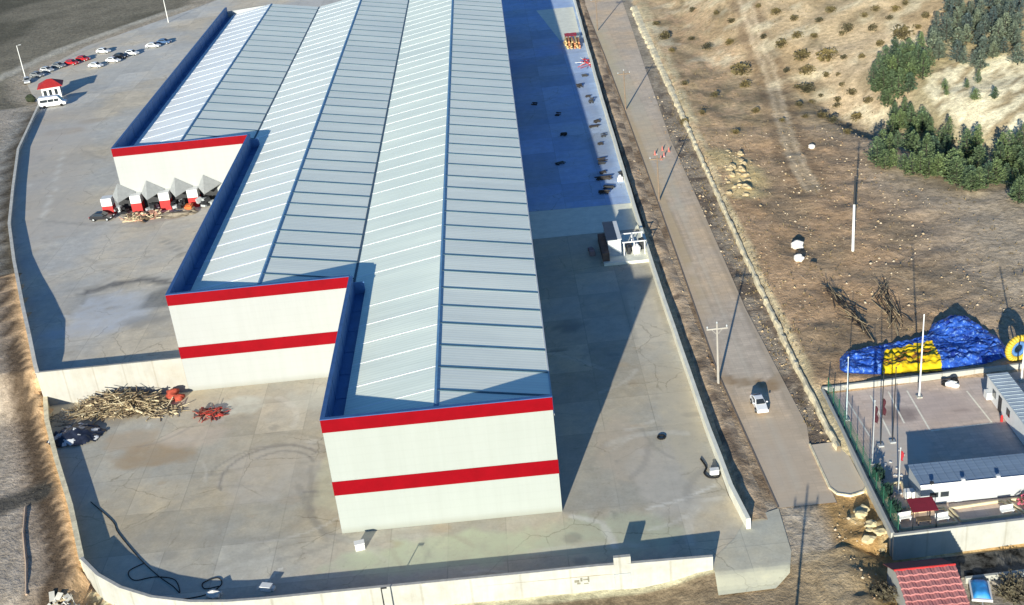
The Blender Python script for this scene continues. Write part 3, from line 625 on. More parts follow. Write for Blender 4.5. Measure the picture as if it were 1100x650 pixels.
b.box(4.35,6.02,-11.41,-11.36,-.04,.06); b.build('hatch_frame',m_grey,fwl)
b=MB()                                                            # a small worn painted mark
for x,z,w_,h_ in [(.35,-.7,.5,.30),(.6,-.95,.35,.22),(.95,-.62,.22,.45),(1.25,-.5,.5,.16),(1.7,-.75,.16,.75),(1.3,-1.0,.45,.14)]: b.box(x,x+w_,-11.14,-11.10,z,z+h_)
b.build('painted_mark',plain('faded_mark',(.22,.21,.16),.9,.4,3),fwl)
b=MB(); b.wall([(-51.8,-1.5,-.5,1.05),(-56.3,9.4,-.5,.92),(-61,19.6,-.5,.95),(-65.3,29.5,-.5,1.1),(-67.3,35.4,-.5,1.3)],.4)
b.wall([(-51.8,-1.5,1.052,1.15),(-56.3,9.4,.922,1.02),(-61,19.6,.952,1.05),(-65.3,29.5,1.102,1.2),(-67.3,35.4,1.302,1.4)],.58)
tag(b.build('perimeter_wall',m_stone),'rough stone-topped wall along the left edge of the lower yard beside the tan dirt strip','wall')
b=MB(); lw=[(-67.4,35.5),(-68.4,37.8),(-72.2,47.1),(-76.7,57.7),(-81.2,68.6),(-85.8,79.7),(-93.4,99.2),(-100.6,122.1),(-108.9,149.4),(-117.2,189.2)]
tops=[5.0,5.2,5.4,4.95,4.35,3.85,3.3,2.7,2.05,1.1]
b.wall([(p[0],p[1],-.2,t) for p,t in zip(lw,tops)],.32); b.wall([(p[0],p[1],t+.002,t+.1) for p,t in zip(lw,tops)],.52)
tag(b.build('boundary_wall',plain('concrete_wall',(.66,.62,.54),.9,.25,.8)),'curving grey boundary wall along the left side of the upper yard','wall')
b=MB(); b.wall([(-67.5,35.6,-.2,5.1),(-47.99,35.6,-.2,5.1)],.36)
tag(b.build('retaining_wall',m_wallw),'cream white retaining wall between the upper yard and the lower yard behind the branch pile','wall')
# right-hand wall
b=MB(); rw=[(18.9,-6.2),(18.3,0),(18.0,18),(18.0,59),(18.5,96),(19.6,163),(21.4,242),(22,300)]
q=[]; rr=random.Random(5)
for a,c in zip(rw[:-1],rw[1:]):
    n=max(1,int((c[1]-a[1])/6)); q+=[(a[0]+(c[0]-a[0])*k/n,a[1]+(c[1]-a[1])*k/n) for k in range(n)]
q.append(rw[-1])
b.wall([(p[0]+rr.uniform(-.04,.04),p[1],-.3,1.3+rr.uniform(-.03,.03)) for p in q],.45)
tag(b.build('perimeter_wall',plain('wall_pale',(.80,.78,.66),.85,.14,.6,grime=(.46,.43,.34))),'long straight white wall between the warehouse yard and the paved road','wall')
# jagged earth bank outside that wall
b=MB(); vs=[];fs=[]; rr=random.Random(6); ys=[-5+.55*k for k in range(560)]
for k,y in enumerate(ys):
    xw=18.5 if y<96 else 18.5+(y-96)*.021
    j=.55*fbm(y*.35,1.7,3,4); hh=.28+.55*fbm(y*.3,4.1,3,5)
    hh=max(.05,hh)
    vs+=[(xw+.75+j*.4,y,-.1),(xw+1.25+j,y,hh*.9),(xw+1.9+j,y,hh),(xw+3.1+.3*j,y,-.09)]
for k in range(len(ys)-1):
    a=4*k; c=a+4
    for t in range(3): fs.append((a+t,a+t+1,c+t+1,c+t))
b.add(vs,fs); bank=b.build('dirt_bank',m_soil,smooth=True); bank['kind']='structure'
set_tint(bank.data,lambda x,y:(*[v*SOILK for v in mixt((.50,.37,.245),(.21,.155,.11),sst(-.02,.14,fbm(x*.9,y*.35,3,8)))],1))
# pale stone kerb on the far side of the road
b=MB(); rr=random.Random(8); y=6.0; L_=[]
while y<232:
    L_.append((bermx(y)-.45+rr.uniform(-.09,.09),y,rr.uniform(.58,.80),(.58+max(0,y-100)*.012)*rr.uniform(.75,1.2))); y+=rr.uniform(.7,1.5)
vs=[];fs=[]
for x,y,h,t in L_: vs+=[(x-t*.62,y,-.3),(x-t*.42,y,h*.82),(x-t*.1+rr.uniform(-.1,.1),y,h),(x+t*.38,y,h*.93),(x+t*.65,y,.2)]
for k in range(len(L_)-1):
    for t in range(4): a=5*k+t; fs.append((a,a+1,a+6,a+5))
b.add(vs,fs)
tag(b.build('stone_kerb',m_stone),'pale rough stone kerb running along the right side of the road below the brown field','kerb')

# ------------------------------------------------------------------ utility poles along the road
def utility_pole(loc,H,label,mat=m_pole,rz=0,group='utility poles along the road'):
    t=thing('utility_pole',label,'utility pole',loc,rz,group)
    b=MB(); b.tube((0,0,-.3),(0,0,H),.17,.10,10); b.build('pole',mat,t)
    b=MB(); b.box(-1.3,1.3,-.09,.09,H-.75,H-.55); b.tube((-.7,0,H-.7),(0,0,H-1.5),.035,None,5); b.tube((.7,0,H-.7),(0,0,H-1.5),.035,None,5); b.build('crossarm',mat,t)
    for x in (-1.2,0,1.2):
        b=MB(); z=H-.55 if x else H
        b.tube((x,0,z),(x,0,z+.12),.05,.05,8); b.tube((x,0,z+.12),(x,0,z+.2),.12,.10,8); b.tube((x,0,z+.2),(x,0,z+.34),.10,.05,8); b.build('insulator',m_grey,t)
    return t
utility_pole((21.4,23.6,0),8.4,'pale utility pole with crossarm beside the road, nearest the white car')
m_pole2=plain('old_timber_pole',(.22,.165,.12),.9,.3,1)
utility_pole((23.0,86.2,0),8.3,'brown utility pole by the road level with the small yard kiosk',m_pole2)
utility_pole((23.6,139.1,0),8.4,'brown utility pole by the road, second from the top of the picture',m_pole2)
utility_pole((24.6,209.2,0),8.5,'brown utility pole by the road, nearest the top of the picture',m_pole2)
utility_pole((16.0,-33.8,-.3),8.8,'utility pole below the yard gate casting its long shadow up the dirt road',m_pole2)

def lamp_post(loc,H,label,mat,arm=None,group=None,r=.11,cat='pole'):
    t=thing('pole',label,cat,loc,0,group)
    b=MB(); b.tube((0,0,-.5),(0,0,H),r,r*.6,8); b.build('shaft',mat,t)
    if arm: 
        b=MB(); b.tube((0,0,H-.1),(arm,0,H+.15),.05,.04,6); b.obox((arm,0,H+.13),(.7,.28,.14)); b.build('lamp_head',m_grey,t)
    else:
        b=MB(); b.obox((0,0,H-.5),(1.0,.08,.08)); b.tube((0,0,H),(0,0,H+.18),r*.9,r*.5,8); b.build('pole_top',m_grey,t)
    return t
lamp_post((-131.4,221.4,.1),9.2,'white pole at the far left edge beside the parked cars',m_white,.9,'far poles along the upper left track',.16)
lamp_post((-104.3,276.7,.1),9.3,'white pole by the upper left track near the top edge',m_white,None,'far poles along the upper left track',.16)
# pole in the brown field: lower half pale, upper half dark
t=thing('field_pole','pole in the brown field, pale below and dark above','utility pole',(48.2,57.8,terr(48.2,57.8)))
b=MB(); b.tube((0,0,-.3),(0,0,7.6),.22,.17,10); b.build('lower_shaft',m_white,t)
b=MB(); b.tube((0,0,7.6),(0,0,12.0),.15,.1,10); b.obox((0,0,11.2),(1.0,.1,.1)); b.build('upper_shaft',m_dark,t)
t=thing('pole','thin dark pole standing just outside the front wall','pole',(-18.6,-13.0,-2.0))
b=MB(); b.tube((0,0,-.3),(0,0,4.5),.09,.06,8); b.build('shaft',m_dark,t)
b=MB(); b.obox((.25,0,4.5),(.6,.14,.1)); b.build('lamp_head',m_dark,t)

# ------------------------------------------------------------------ vehicles
def paint(name,c): return plain(name,c,.28,.05,.5,spec=.5)
P_W=paint('car_white',(.74,.75,.76)); P_R=paint('car_red',(.42,.02,.025)); P_G=paint('car_grey',(.20,.21,.22)); P_K=paint('car_black',(.018,.018,.022)); P_S=paint('car_silver',(.46,.47,.48)); P_B=paint('car_blue',(.06,.12,.24))
m_lamp=plain('headlamp_glass',(.8,.82,.85),.15,.05,3); m_tail=plain('tail_lamp',(.45,.01,.01),.25,.1,3)
def car(loc,rz,paintm,label,group=None,L=4.25,W=1.76,H=1.46,hatch=True):
    t=thing('car',label,'car',loc,rz,group)
    h=L/2; a=W/2
    b=MB(); pr=[(-h,.32),(-h,.62),(-h+.12,.74),(-h+1.05,.90),(h-.35 if hatch else h-.75,.96),(h-.08,.88),(h,.6),(h,.30)]
    n=len(pr); vs=[]
    for x_,k in ((-a,0),(-a+.02,1),(a-.02,2),(a,3)):
        pass
    rows=[]
    for y,z in pr:
        wv=a*(.90 if abs(y)>h-.15 else 1.0); top=z>.7
        rows.append([(-wv+(.10 if top else 0),y,z),(wv-(.10 if top else 0),y,z)])
    vs=[r[0] for r in rows]+[r[1] for r in rows]
    b.add(vs,[tuple(range(n)),tuple(range(2*n-1,n-1,-1))]+[(k,k+n,(k+1)%n+n,(k+1)%n) for k in range(n)])
    # cabin shell
    cb=[(-h+1.02,.89),(-h+1.75,H-.04),(-h+2.4,H),(h-1.15,H-.02),(h-.36 if hatch else h-.95,.95)]
    wb=[a-.11,a-.27,a-.25,a-.27,a-.13]; n=len(cb)
    vs=[(-w_,y,z) for (y,z),w_ in zip(cb,wb)]+[(w_,y,z) for (y,z),w_ in zip(cb,wb)]
    b.add(vs,[tuple(range(n)),tuple(range(2*n-1,n-1,-1))]+[(k,k+n,k+n+1,k+1) for k in range(n-1)])
    b.build('body',paintm,t,bevel=.05)
    def quad(name,p,mat): 
        m=MB(); m.add(p,[(0,1,2,3)]); return m.build(name,mat,t)
    def lerp(A,B,u): return tuple(A[i]+(B[i]-A[i])*u for i in range(3))
    def panel(A,B,C,D,iu,iv,off):
        P=lambda u,v: Vector(lerp(lerp(A,B,u),lerp(D,C,u),v))+Vector(off)
        return [P(iu,iv),P(1-iu,iv),P(1-iu,1-iv),P(iu,1-iv)]
    w0,w1=wb[0],wb[1]
    quad('windscreen',panel((-w0,cb[0][0],cb[0][1]),(w0,cb[0][0],cb[0][1]),(w1,cb[1][0],cb[1][1]),(-w1,cb[1][0],cb[1][1]),.07,.08,(0,-.05,.04)),m_glass)
    w0,w1=wb[4],wb[3]
    quad('rear_window',panel((-w0,cb[4][0],cb[4][1]),(w0,cb[4][0],cb[4][1]),(w1,cb[3][0],cb[3][1]),(-w1,cb[3][0],cb[3][1]),.09,.14,(0,.05,.04)),m_glass)
    for s in (-1,1):
        quad('side_window',[(s*(a-.12),-h+1.35,.97),(s*(a-.12),h-.75,.99),(s*(a-.235),h-1.2,H-.12),(s*(a-.235),-h+1.85,H-.12)],m_glass)
        b=MB(); b.obox((s*(a-.30),-h+.03,.64),(.36,.1,.14)); b.build('headlight',m_lamp,t)
        b=MB(); b.obox((s*(a-.28),h-.02,.72),(.3,.08,.18)); b.build('taillight',m_tail,t)
        b=MB(); b.obox((s*(a+.06),-h+1.38,.98),(.2,.12,.13)); b.build('mirror',paintm,t)
        for y in (-h+.82,h-.80):
            b=MB(); b.tube((s*(a-.20),y,.31),(s*(a+.02),y,.31),.31,.31,14); wl=b.build('wheel',m_black,t)
            b=MB(); b.tube((s*(a+.02),y,.31),(s*(a+.03),y,.31),.19,.17,12); b.build('rim',m_grey,wl)
    return t
car((25.1,17.0,.015),math.radians(2),P_W,'white car driving down the paved road',L=3.75,W=1.52,H=1.32)
zc=lambda x,y: yard_z(x,y) if x>leftx(y) else terr(x,y)
FAR='cars parked in the far upper left corner'
for (x,y,rz,p,lb) in [(-129.6,217.2,20,P_S,'silver car parked at the left end of the far row, next to the white pole'),
    (-128.6,222.6,60,P_G,'grey car parked behind the guard house, second from the white pole'),
    (-127.4,227.4,60,P_S,'silver car in the far row between two grey cars'),
    (-125.2,231.0,60,P_G,'grey car in the far row just left of the red cars'),
    (-122.0,233.0,62,P_R,'red car in the far row, nearer the white pole'),
    (-119.8,236.4,62,P_R,'second red car in the far row, nearer the warehouse'),
    (-115.8,243.4,66,P_W,'white car at the right end of the far row along the track'),
    (-113.4,226.6,66,P_W,'white car at the left end of the nearer row in the far corner'),
    (-109.6,230.6,66,P_W,'white car in the nearer row beside the black car'),
    (-108.6,234.6,66,P_K,'black car in the middle of the nearer row'),
    (-106.0,237.2,66,P_W,'white car in the nearer row right of the black car'),
    (-101.4,243.8,75,P_W,'white car parked in the far corner nearest the warehouse'),
    (-99.0,247.2,75,P_B,'blue car parked in the far corner nearest the warehouse')]:
    car((x,y,zc(x,y)+.01),math.radians(rz),p,lb,FAR,L=4.3)
car((-76.2,98.2,yard_z(-76.2,98.2)+.01),math.radians(80),P_K,'black car parked at the first loading bay of the warehouse')
# white minibus
t=thing('minibus','white minibus parked beside the guard house','minibus',(-113.4,188.4,yard_z(-113.4,188.4)+.01),math.radians(98))
L,W,H=6.4,2.1,2.65; h=L/2; a=W/2
b=MB(); pr=[(-h,.4),(-h,1.05),(-h+.75,1.35),(-h+1.6,H-.1),(-h+2.0,H),(h-.1,H),(h,H-.2),(h,.4)]; b.add([(-a+(.12 if z>1.5 else 0),y,z) for y,z in pr]+[(a-(.12 if z>1.5 else 0),y,z) for y,z in pr],[tuple(range(8)),tuple(range(15,7,-1))]+[(k,k+8,(k+1)%8+8,(k+1)%8) for k in range(8)]); b.build('body',P_W,t,bevel=.08)
b=MB(); b.add([(-a+.16,-h+.80,1.43),(a-.16,-h+.80,1.43),(a-.24,-h+1.5,H-.22),(-a+.24,-h+1.5,H-.22)],[(0,1,2,3)]); 
b.v=[(x,y-.06,z+.03) for x,y,z in b.v]; b.build('windscreen',m_glass,t)
for s in (-1,1):
    for y0,y1 in ((-h+1.55,-h+2.6),(-h+2.75,-h+4.1),(-h+4.25,-h+6.0)):
        b=MB(); b.box(*sorted((s*(a-.08),s*(a+.015))),y0,y1,1.42,2.1); b.build('side_window',m_glass,t)
    b=MB(); b.obox((s*(a-.3),-h,.9),(.4,.1,.2)); b.build('headlight',m_lamp,t)
    for y in (-h+1.1,h-1.2):
        b=MB(); b.tube((s*(a-.24),y,.38),(s*(a+.02),y,.38),.38,.38,14); b.build('wheel',m_black,t)
# guard house with red hipped roof
t=thing('guard_house','small white guard house with a red hipped roof beside the minibus','guard house',(-117.0,199.4,yard_z(-117,199.4)),math.radians(14))
b=MB(); b.box(-2.3,2.3,-2.1,2.1,0,3.0); b.build('wall',m_white,t)
b=MB(); b.add([(-3.1,-2.9,2.95),(3.1,-2.9,2.95),(3.1,2.9,2.95),(-3.1,2.9,2.95),(-.6,0,4.6),(.6,0,4.6),(-3.1,-2.9,3.1),(3.1,-2.9,3.1),(3.1,2.9,3.1),(-3.1,2.9,3.1)],[(3,2,1,0),(0,1,7,6),(1,2,8,7),(2,3,9,8),(3,0,6,9),(6,7,5,4),(8,9,4,5),(7,8,5),(9,6,4)]); b.build('roof',plain('red_roof',(.40,.03,.03),.6,.25,2),t)
for x in (-.2,1.2):
    b=MB(); b.box(x-.35,x+.35,-2.14,-2.102,.1 if x<0 else .9,2.3); b.build('door' if x<0 else 'window',m_glass,t)
b=MB(); b.box(2.302,2.34,-.9,.9,.9,2.2); b.build('window',m_glass,t)
b=MB(); b.box(-1.9,-1.1,-2.14,-2.102,.9,2.2); b.build('window',m_glass,t)
b=MB(); b.blob((0,0,.9),(1.2,1.0,1.0),4,2,.4); o=b.build('shrub',plain('dark_hedge',(.035,.045,.025),.9,.5,2)); o.location=(-121.2,194.8,.4); tag(o,'small dark round shrub between the guard house and the yard wall','shrub')
# ------------------------------------------------------------------ things in the yards
def sticks(n,fn,rmin,rmax,lmin,lmax,seed,mats):
    q=random.Random(seed); b=MB()
    for k in range(n):
        p,flat=fn(q); L=q.uniform(lmin,lmax); a=q.uniform(0,6.283); e=q.gauss(0,.2)*flat
        d=Vector((math.cos(a)*math.cos(e),math.sin(a)*math.cos(e),math.sin(e)))*L/2
        r=q.uniform(rmin,rmax); b.tube(Vector(p)-d,Vector(p)+d,r,r*.6,5,q.randrange(mats),cap=True)
    return b
def heap(cx,cy,rx,ry,h):
    def f(q):
        a=q.uniform(0,6.283); r=math.sqrt(q.random()); z=h*(1-r**2)*q.uniform(.45,1)+.06
        return (cx+rx*r*math.cos(a),cy+ry*r*math.sin(a),z),1
    return f
b=sticks(520,heap(-57.0,32.6,6.4,2.3,2.1),.03,.085,.8,3.6,3,4); b2=sticks(130,heap(-56.6,32.4,5.4,2.0,2.3),.05,.13,2.5,5.2,33,4)
o_=len(b.v); b.v+=b2.v; b.f+=[tuple(i+o_ for i in f) for f in b2.f]; b.mi+=b2.mi
tag(b.build('branch_pile',[m_wood,m_wood2,m_wood3,plain('brown_branch',(.27,.20,.12),.9,.4,1.6)]),'big pale heap of cut branches against the cream retaining wall','branch pile')
b=sticks(70,heap(-50.6,30.6,2.8,1.5,.4),.03,.09,.9,3.2,4,3)
for k in range(9): b.obox((-50.4+.25*(k%3)-.3,31.0+.32*(k//3),.16+.07*(k%2)),(2.8,.26,.06),rz=random.uniform(-.35,.35),m=k%3)
tag(b.build('timber_pile',[m_wood3,m_wood2,m_wood]),'low scatter of boards and sticks just right of the branch pile','timber pile')
b=MB(); b.blob((0,0,.5),(.95,.8,.75),4,3,.75); b.blob((.7,-.3,.35),(.6,.5,.45),6,2,.7)
rp=b.build('red_heap',plain('red_rag',(.40,.07,.04),.85,.7,1.6,grime=(.10,.05,.04)),smooth=True); rp.location=(-49.6,33.6,0); tag(rp,'crumpled red heap at the foot of the retaining wall behind the boards','heap')
b=sticks(46,heap(-43.8,28.6,2.2,1.4,.5),.045,.09,.7,1.9,8,2)
q=random.Random(9)
for k in range(12): b.obox((-43.8+q.uniform(-1.7,1.7),28.6+q.uniform(-1,1),.18+q.uniform(0,.25)),(q.uniform(.7,1.3),.35,.08),rz=q.uniform(0,3),ry=q.uniform(-.4,.4),m=q.randrange(2))
tag(b.build('red_metal_heap',[plain('red_steel',(.55,.06,.045),.6,.35,2),plain('rusty_steel',(.17,.055,.04),.8,.4,2)]),'scattered heap of red steel frames lying on the lower yard','scrap heap')
def cloth(x0,x1,y0,y1,nx,ny,zf,mask,mats,mfn=None):
    b=MB(); ids={}
    for j in range(ny+1):
        for i in range(nx+1):
            x=x0+(x1-x0)*i/nx; y=y0+(y1-y0)*j/ny; ids[i,j]=len(b.v); b.v.append((x,y,zf(x,y)))
    for j in range(ny):
        for i in range(nx):
            x=x0+(x1-x0)*(i+.5)/nx; y=y0+(y1-y0)*(j+.5)/ny
            if mask(x,y): b.f.append((ids[i,j],ids[i+1,j],ids[i+1,j+1],ids[i,j+1])); b.mi.append(mfn(x,y) if mfn else 0)
    used=sorted({k for f in b.f for k in f}); mp={k:i for i,k in enumerate(used)}
    b.v=[b.v[k] for k in used]; b.f=[tuple(mp[k] for k in f) for f in b.f]
    return b
m_bp=plain('black_plastic',(.02,.025,.045),.35,.5,1.5,spec=.5)
msk=lambda x,y: math.hypot((x+60.8)/3.3,(y-26.4)/2.7)+.6*fbm(x*.7,y*.7,3,61)<1
b=cloth(-65,-57,23,30.5,44,40,lambda x,y:.05+max(0,1-math.hypot((x+60.8)/3.5,(y-26.4)/2.9))*1.1+.55*abs(fbm(x*1.1,y*1.1,3,62))*2,msk,1,lambda x,y:1 if fbm(x*1.3,y*1.3,3,63)>.075 else 0)
tag(b.build('plastic_sheet_heap',[m_bp,plain('pale_plastic',(.55,.56,.58),.4,.2,2)],smooth=True),'crumpled black plastic sheeting with white scraps by the left wall','plastic sheeting')
b=sticks(90,heap(-63.2,31.4,2.6,2.2,.7),.02,.05,.6,2.0,14,2)
tag(b.build('scrap_pile',[plain('grey_scrap',(.20,.20,.19),.8,.4,2),m_wood2]),'grey scrap pile in the corner between the left wall and the branch pile','scrap heap')
def hose(pts,r,label,z=.05):
    # smooth by Catmull-Rom
    out=[]
    P_=[Vector((p[0],p[1],z)) for p in pts]
    for k in range(len(P_)-1):
        p0=P_[max(0,k-1)];p1=P_[k];p2=P_[k+1];p3=P_[min(len(P_)-1,k+2)]
        for i in range(8):
            t=i/8; out.append(.5*((2*p1)+(p2-p0)*t+(2*p0-5*p1+4*p2-p3)*t*t+(3*p1-p0-3*p2+p3)*t**3))
    out.append(P_[-1]); b=MB(); b.path(out,r,6); return tag(b.build('hose',m_black,smooth=True),label,'hose')
hose([(-54.6,11),(-50.9,6.6),(-49.6,4.2),(-46.2,-.6),(-43.2,-4.2),(-41.2,-6.2),(-40.2,-7.4),(-41.2,-5.2),(-43.4,-4.4),(-45.6,-4.6),(-46.6,-3),(-45.2,-1.8)],.05,'long black hose lying diagonally across the bottom left of the lower yard')
hose([(-40.4,-8.6),(-37.4,-8.2),(-36.0,-6.8),(-36.6,-5.6),(-38.0,-6.2),(-37.6,-7.2),(-36.2,-7.0)],.055,'short coiled black hose beside the front wall')
hose([(16.3,7.2),(16.6,5.4),(16.2,4.4),(16.6,3.5),(17.6,3.4),(17.9,4.2)],.11,'black curled hose on the concrete by the right-hand wall',.1)
b=MB(); b.obox((0,0,.32),(.9,.6,.62)); b.obox((0,0,.66),(1.0,.7,.07)); b.obox((-.5,0,.25),(.12,.4,.35))
o=b.build('white_box',m_white,bevel=.03); o.location=(17.3,4.1,0); tag(o,'small white box lying in the loop of black hose by the right wall','box')
b=MB(); b.obox((0,0,.4),(1.0,.7,.8)); b.obox((0,0,.83),(1.1,.8,.08)); b.obox((0,-.37,.35),(.3,.06,.5))
o=b.build('white_block',m_white,bevel=.02); o.location=(-21.8,-3.0,0); o.rotation_euler.z=.2; tag(o,'small white cabinet standing alone on the yard before the front gable','cabinet')
b=MB(); b.obox((0,0,.3),(1.1,.7,.55)); b.obox((0,0,.6),(1.2,.8,.06)); b.obox((.7,.1,.2),(.3,.5,.35))
o=b.build('white_box',m_white,bevel=.03); o.location=(-31.0,-8.3,0); o.rotation_euler.z=-.3; tag(o,'white box lying inside the front wall left of the hose-free stretch of yard','box')
o['label']='white box lying just inside the front wall below the tyre marks'
b=MB(); b.blob((0,0,.35),(.7,.5,.45),3,2,.3); b.obox((.5,.3,.15),(.5,.3,.3))
o=b.build('white_sack',m_whiterock); o.location=(-36.4,-8.6,0); tag(o,'white sack lying beside the coiled hose at the front wall','sack')
# black drain covers / small dark scraps
for (x,y,s,lb) in [(-52.2,51.5,.7,'small black tyre lying on the wet patch of the upper yard'),(12.6,12.5,.6,'small dark tyre lying on the sunlit strip of yard right of the warehouse')]:
    t=thing('tyre',lb,'tyre',(x,y,yard_z(x,y) if x<-40 else 0))
    b=MB()
    for k in range(14):
        a0=2*math.pi*k/14;a1=2*math.pi*(k+1)/14; b.tube((s*.72*math.cos(a0),s*.72*math.sin(a0),.1),(s*.72*math.cos(a1),s*.72*math.sin(a1),.1),.11,None,8)
    b.build('tread',m_black,t,smooth=True)
# loading bay clutter
b=sticks(120,heap(-68.6,97.2,3.6,2.0,.5),.05,.12,.8,2.6,21,3)
q=random.Random(4)
for k in range(34): b.obox((-68.6+q.gauss(0,2),97.2+q.gauss(0,1.1),q.uniform(.1,.6)),(q.uniform(.8,1.3),q.uniform(.5,1.1),.14),rz=q.uniform(0,3),ry=q.uniform(-.6,.6),m=q.randrange(3))
o=b.build('pallet_debris',[plain('pinkish_board',(.50,.27,.19),.9,.35,2),m_wood2,m_wood3]); o.location.z=yard_z(-68,97); tag(o,'scattered heap of pinkish broken pallets before the loading bays','pallet heap')
b=MB(); b.blob((0,0,.2),(2.8,1.4,.5),7,3,.5); b.blob((2.4,.8,.2),(1.4,1.1,.6),8,3,.5)
o=b.build('dirt_heap',plain('grey_soil',(.26,.22,.17),.95,.4,1.5,bmp=.6)); o.location=(-62.5,96.4,yard_z(-62,96)); tag(o,'grey dirt heap on the yard before the third loading bay','dirt heap')
for i,(x,y) in enumerate([(-73.4,100.2),(-67.7,100.4),(-62.6,100.3),(-57.6,100.2)]):
    b=MB(); q=random.Random(40+i)
    for k in range(9): b.obox((q.uniform(-1.1,1.1),q.uniform(-.9,.6),q.uniform(.3,1.5)),(q.uniform(.5,1.2),q.uniform(.4,1),q.uniform(.3,.9)),rz=q.uniform(0,1.5),ry=q.uniform(-.3,.3),m=0 if q.random()<.65 else 1)
    o=b.build('stored_goods',[m_dark,m_grey],bevel=.02); o.location=(x,y,yard_z(x,y))
    tag(o,['dark and grey goods stacked under the leftmost grey awning','dark goods stacked under the second grey awning behind the pallet heap','dark and grey goods under the third grey awning','dark goods under the rightmost grey awning'][i],'goods')
b=MB(); b.prof([(-.5,0),(.5,0),(.62,1.1),(-.62,1.1)],-.8,.8); b.box(-.66,.66,-.84,.84,1.102,1.2)
b.obox((0,0,1.28),(.9,1.2,.14))
o=b.build('orange_bin',m_orange,bevel=.03); o.location=(-60.2,97.8,yard_z(-60,98)); tag(o,'bright orange bin before the rightmost loading bay','bin')
b=MB(); b.blob((0,0,.4),(1.5,1.1,.7),5,3,.6); o=b.build('rubble_heap',plain('dark_rubble',(.10,.095,.09),.95,.5,2,bmp=.5)); o.location=(-49.6,51.5,yard_z(-50,51.5)); tag(o,'dark rubble heap beside the side wall of the second gable','rubble heap')
# kiosk on the side yard
t=thing('yard_kiosk','small dark roofed kiosk with open white frame on a concrete plinth in the side yard','kiosk',(0,0,0))
b=MB(); b.box(11.0,18.0,61.8,72.5,0,.42); b.build('plinth',m_pad,t)
b=MB(); b.box(12.0,14.0,64.4,71.5,.425,3.1); b.build('wall',m_ltgrey,t)
b=MB(); b.box(11.85,13.5,64.3,71.7,3.102,3.22); b.build('roof',plain('slate_roof',(.035,.05,.08),.6,.2,1),t)
b=MB(); b.box(13.502,14.15,64.3,71.7,3.102,3.20); b.build('roof_edge',m_white,t)
b=MB(); b.box(12.5,13.5,64.34,64.395,1.2,2.5); b.build('window',m_ltgrey,t)
b=MB(); b.box(10.9,11.98,62.6,70.5,.425,1.8); b.build('lean_to',plain('brown_panel',(.16,.10,.075),.8,.3,1),t)
b=MB()
for x in (14.4,16.0,17.6):
    for y in (64,67.4): b.box(x-.07,x+.07,y-.07,y+.07,.425,2.6)
for y in (64,67.4): b.box(14.2,17.8,y-.08,y+.08,2.602,2.76)
b.box(15.92,16.08,64.09,67.31,2.605,2.75); b.build('frame',m_white,t)
b=MB(); b.tube((16.4,64.9,.42),(16.4,64.9,1.3),.62,.70,16); b.tube((16.4,64.9,1.3),(16.4,64.9,1.9),.70,.2,16); b.build('tank',m_white,t)
b=MB(); b.box(14.9,15.8,65.5,66.8,.43,1.5); b.box(17.0,17.8,65.8,67.0,.43,1.9); b.tube((15.2,64.6,.43),(15.2,64.6,1.6),.3,.3,12); b.build('pump',m_dark,t)
b=MB(); b.obox((9.6,66.5,.4),(.9,.9,.8)); b.obox((9.5,68,.3),(.7,.8,.6),rz=.4)
tag(b.build('crates',plain('faded_pink',(.36,.24,.23),.8,.2,2),bevel=.03),'two faded crates beside the left side of the yard kiosk','crates')
m_oldwood=plain('blackened_timber',(.045,.04,.038),.9,.4,1.6)
tag_z=[(16.9,168.5,1.3,.5),(16.2,160,1.5,.6),(17.1,152,1.4,.5),(16.7,146,.9,.7),(17.2,133,1.2,.4),(16.7,129,2.6,.5),(17.4,124,1.2,.5),(16.9,118,1.6,.5),(15.2,110,1.4,.8),(15.6,107,2.4,.7),(15.4,103.2,1.8,.5),(14.6,99.6,2.6,.5),(15.8,95.6,2.8,.5),(14.9,91.8,2.2,.5),(10.2,126,1.6,.5),(7.6,110,1.8,.5),(5.4,150,1.4,.5),(9.4,141,1.2,.5),(17.9,101,.9,.6)]
for k,(x,y,L,h) in enumerate(tag_z):
    b=MB(); q=random.Random(70+k)
    for i in range(5): b.obox((q.uniform(-.2,.2),q.uniform(-.5,.5),.1+h*i/5),(L*q.uniform(.7,1),.28,.16),rz=q.uniform(-.25,.25))
    for i in (-1,1): b.obox((i*L*.3,0,.05),(.15,1.1,.1))
    o=b.build('timber_stack',m_oldwood if k%3 else m_dark); o.location=(x+q.uniform(-.8,.5),y+q.uniform(-1,1),0); o.rotation_euler.z=q.uniform(-.5,.5); o.scale=(q.uniform(.6,1.3),q.uniform(.6,1.5),q.uniform(.6,1.2)); tag(o,'dark timber stack lying on the side yard beyond the pale concrete pad','timber stack','dark timber stacks on the side yard')
t=thing('board_stack','stack of yellowish boards topped by a red sheet near the top of the side yard','board stack',(16.9,196.5,0))
b=MB(); q=random.Random(5)
for k in range(26): b.obox((-1.6+.65*(k%6)+q.uniform(-.1,.1),q.uniform(-.8,.8),.2+.38*(k//6)),(.42,7.5*q.uniform(.6,1),.3),rz=q.uniform(-.08,.08),m=k%2)
b.build('boards',[plain('yellow_board',(.62,.46,.22),.9,.3,1.5),plain('orange_board',(.55,.25,.12),.9,.3,1.5)],t)
b=cloth(-1.6,1.5,2.0,5.6,12,14,lambda x,y:1.95+.3*fbm(x*1.2,y,2,5),lambda x,y:True,1); b.build('red_sheet',m_redp,t,smooth=True)
b=sticks(26,heap(0,0,1.3,4.5,.9),.06,.14,1.0,3.2,31,3)
o=b.build('scrap_heap',[m_redp,plain('blue_scrap',(.05,.12,.30),.6,.2,2),m_white]); o.location=(18.4,178,0); tag(o,'red, blue and white scrap heap on the side yard near the wall','scrap heap')
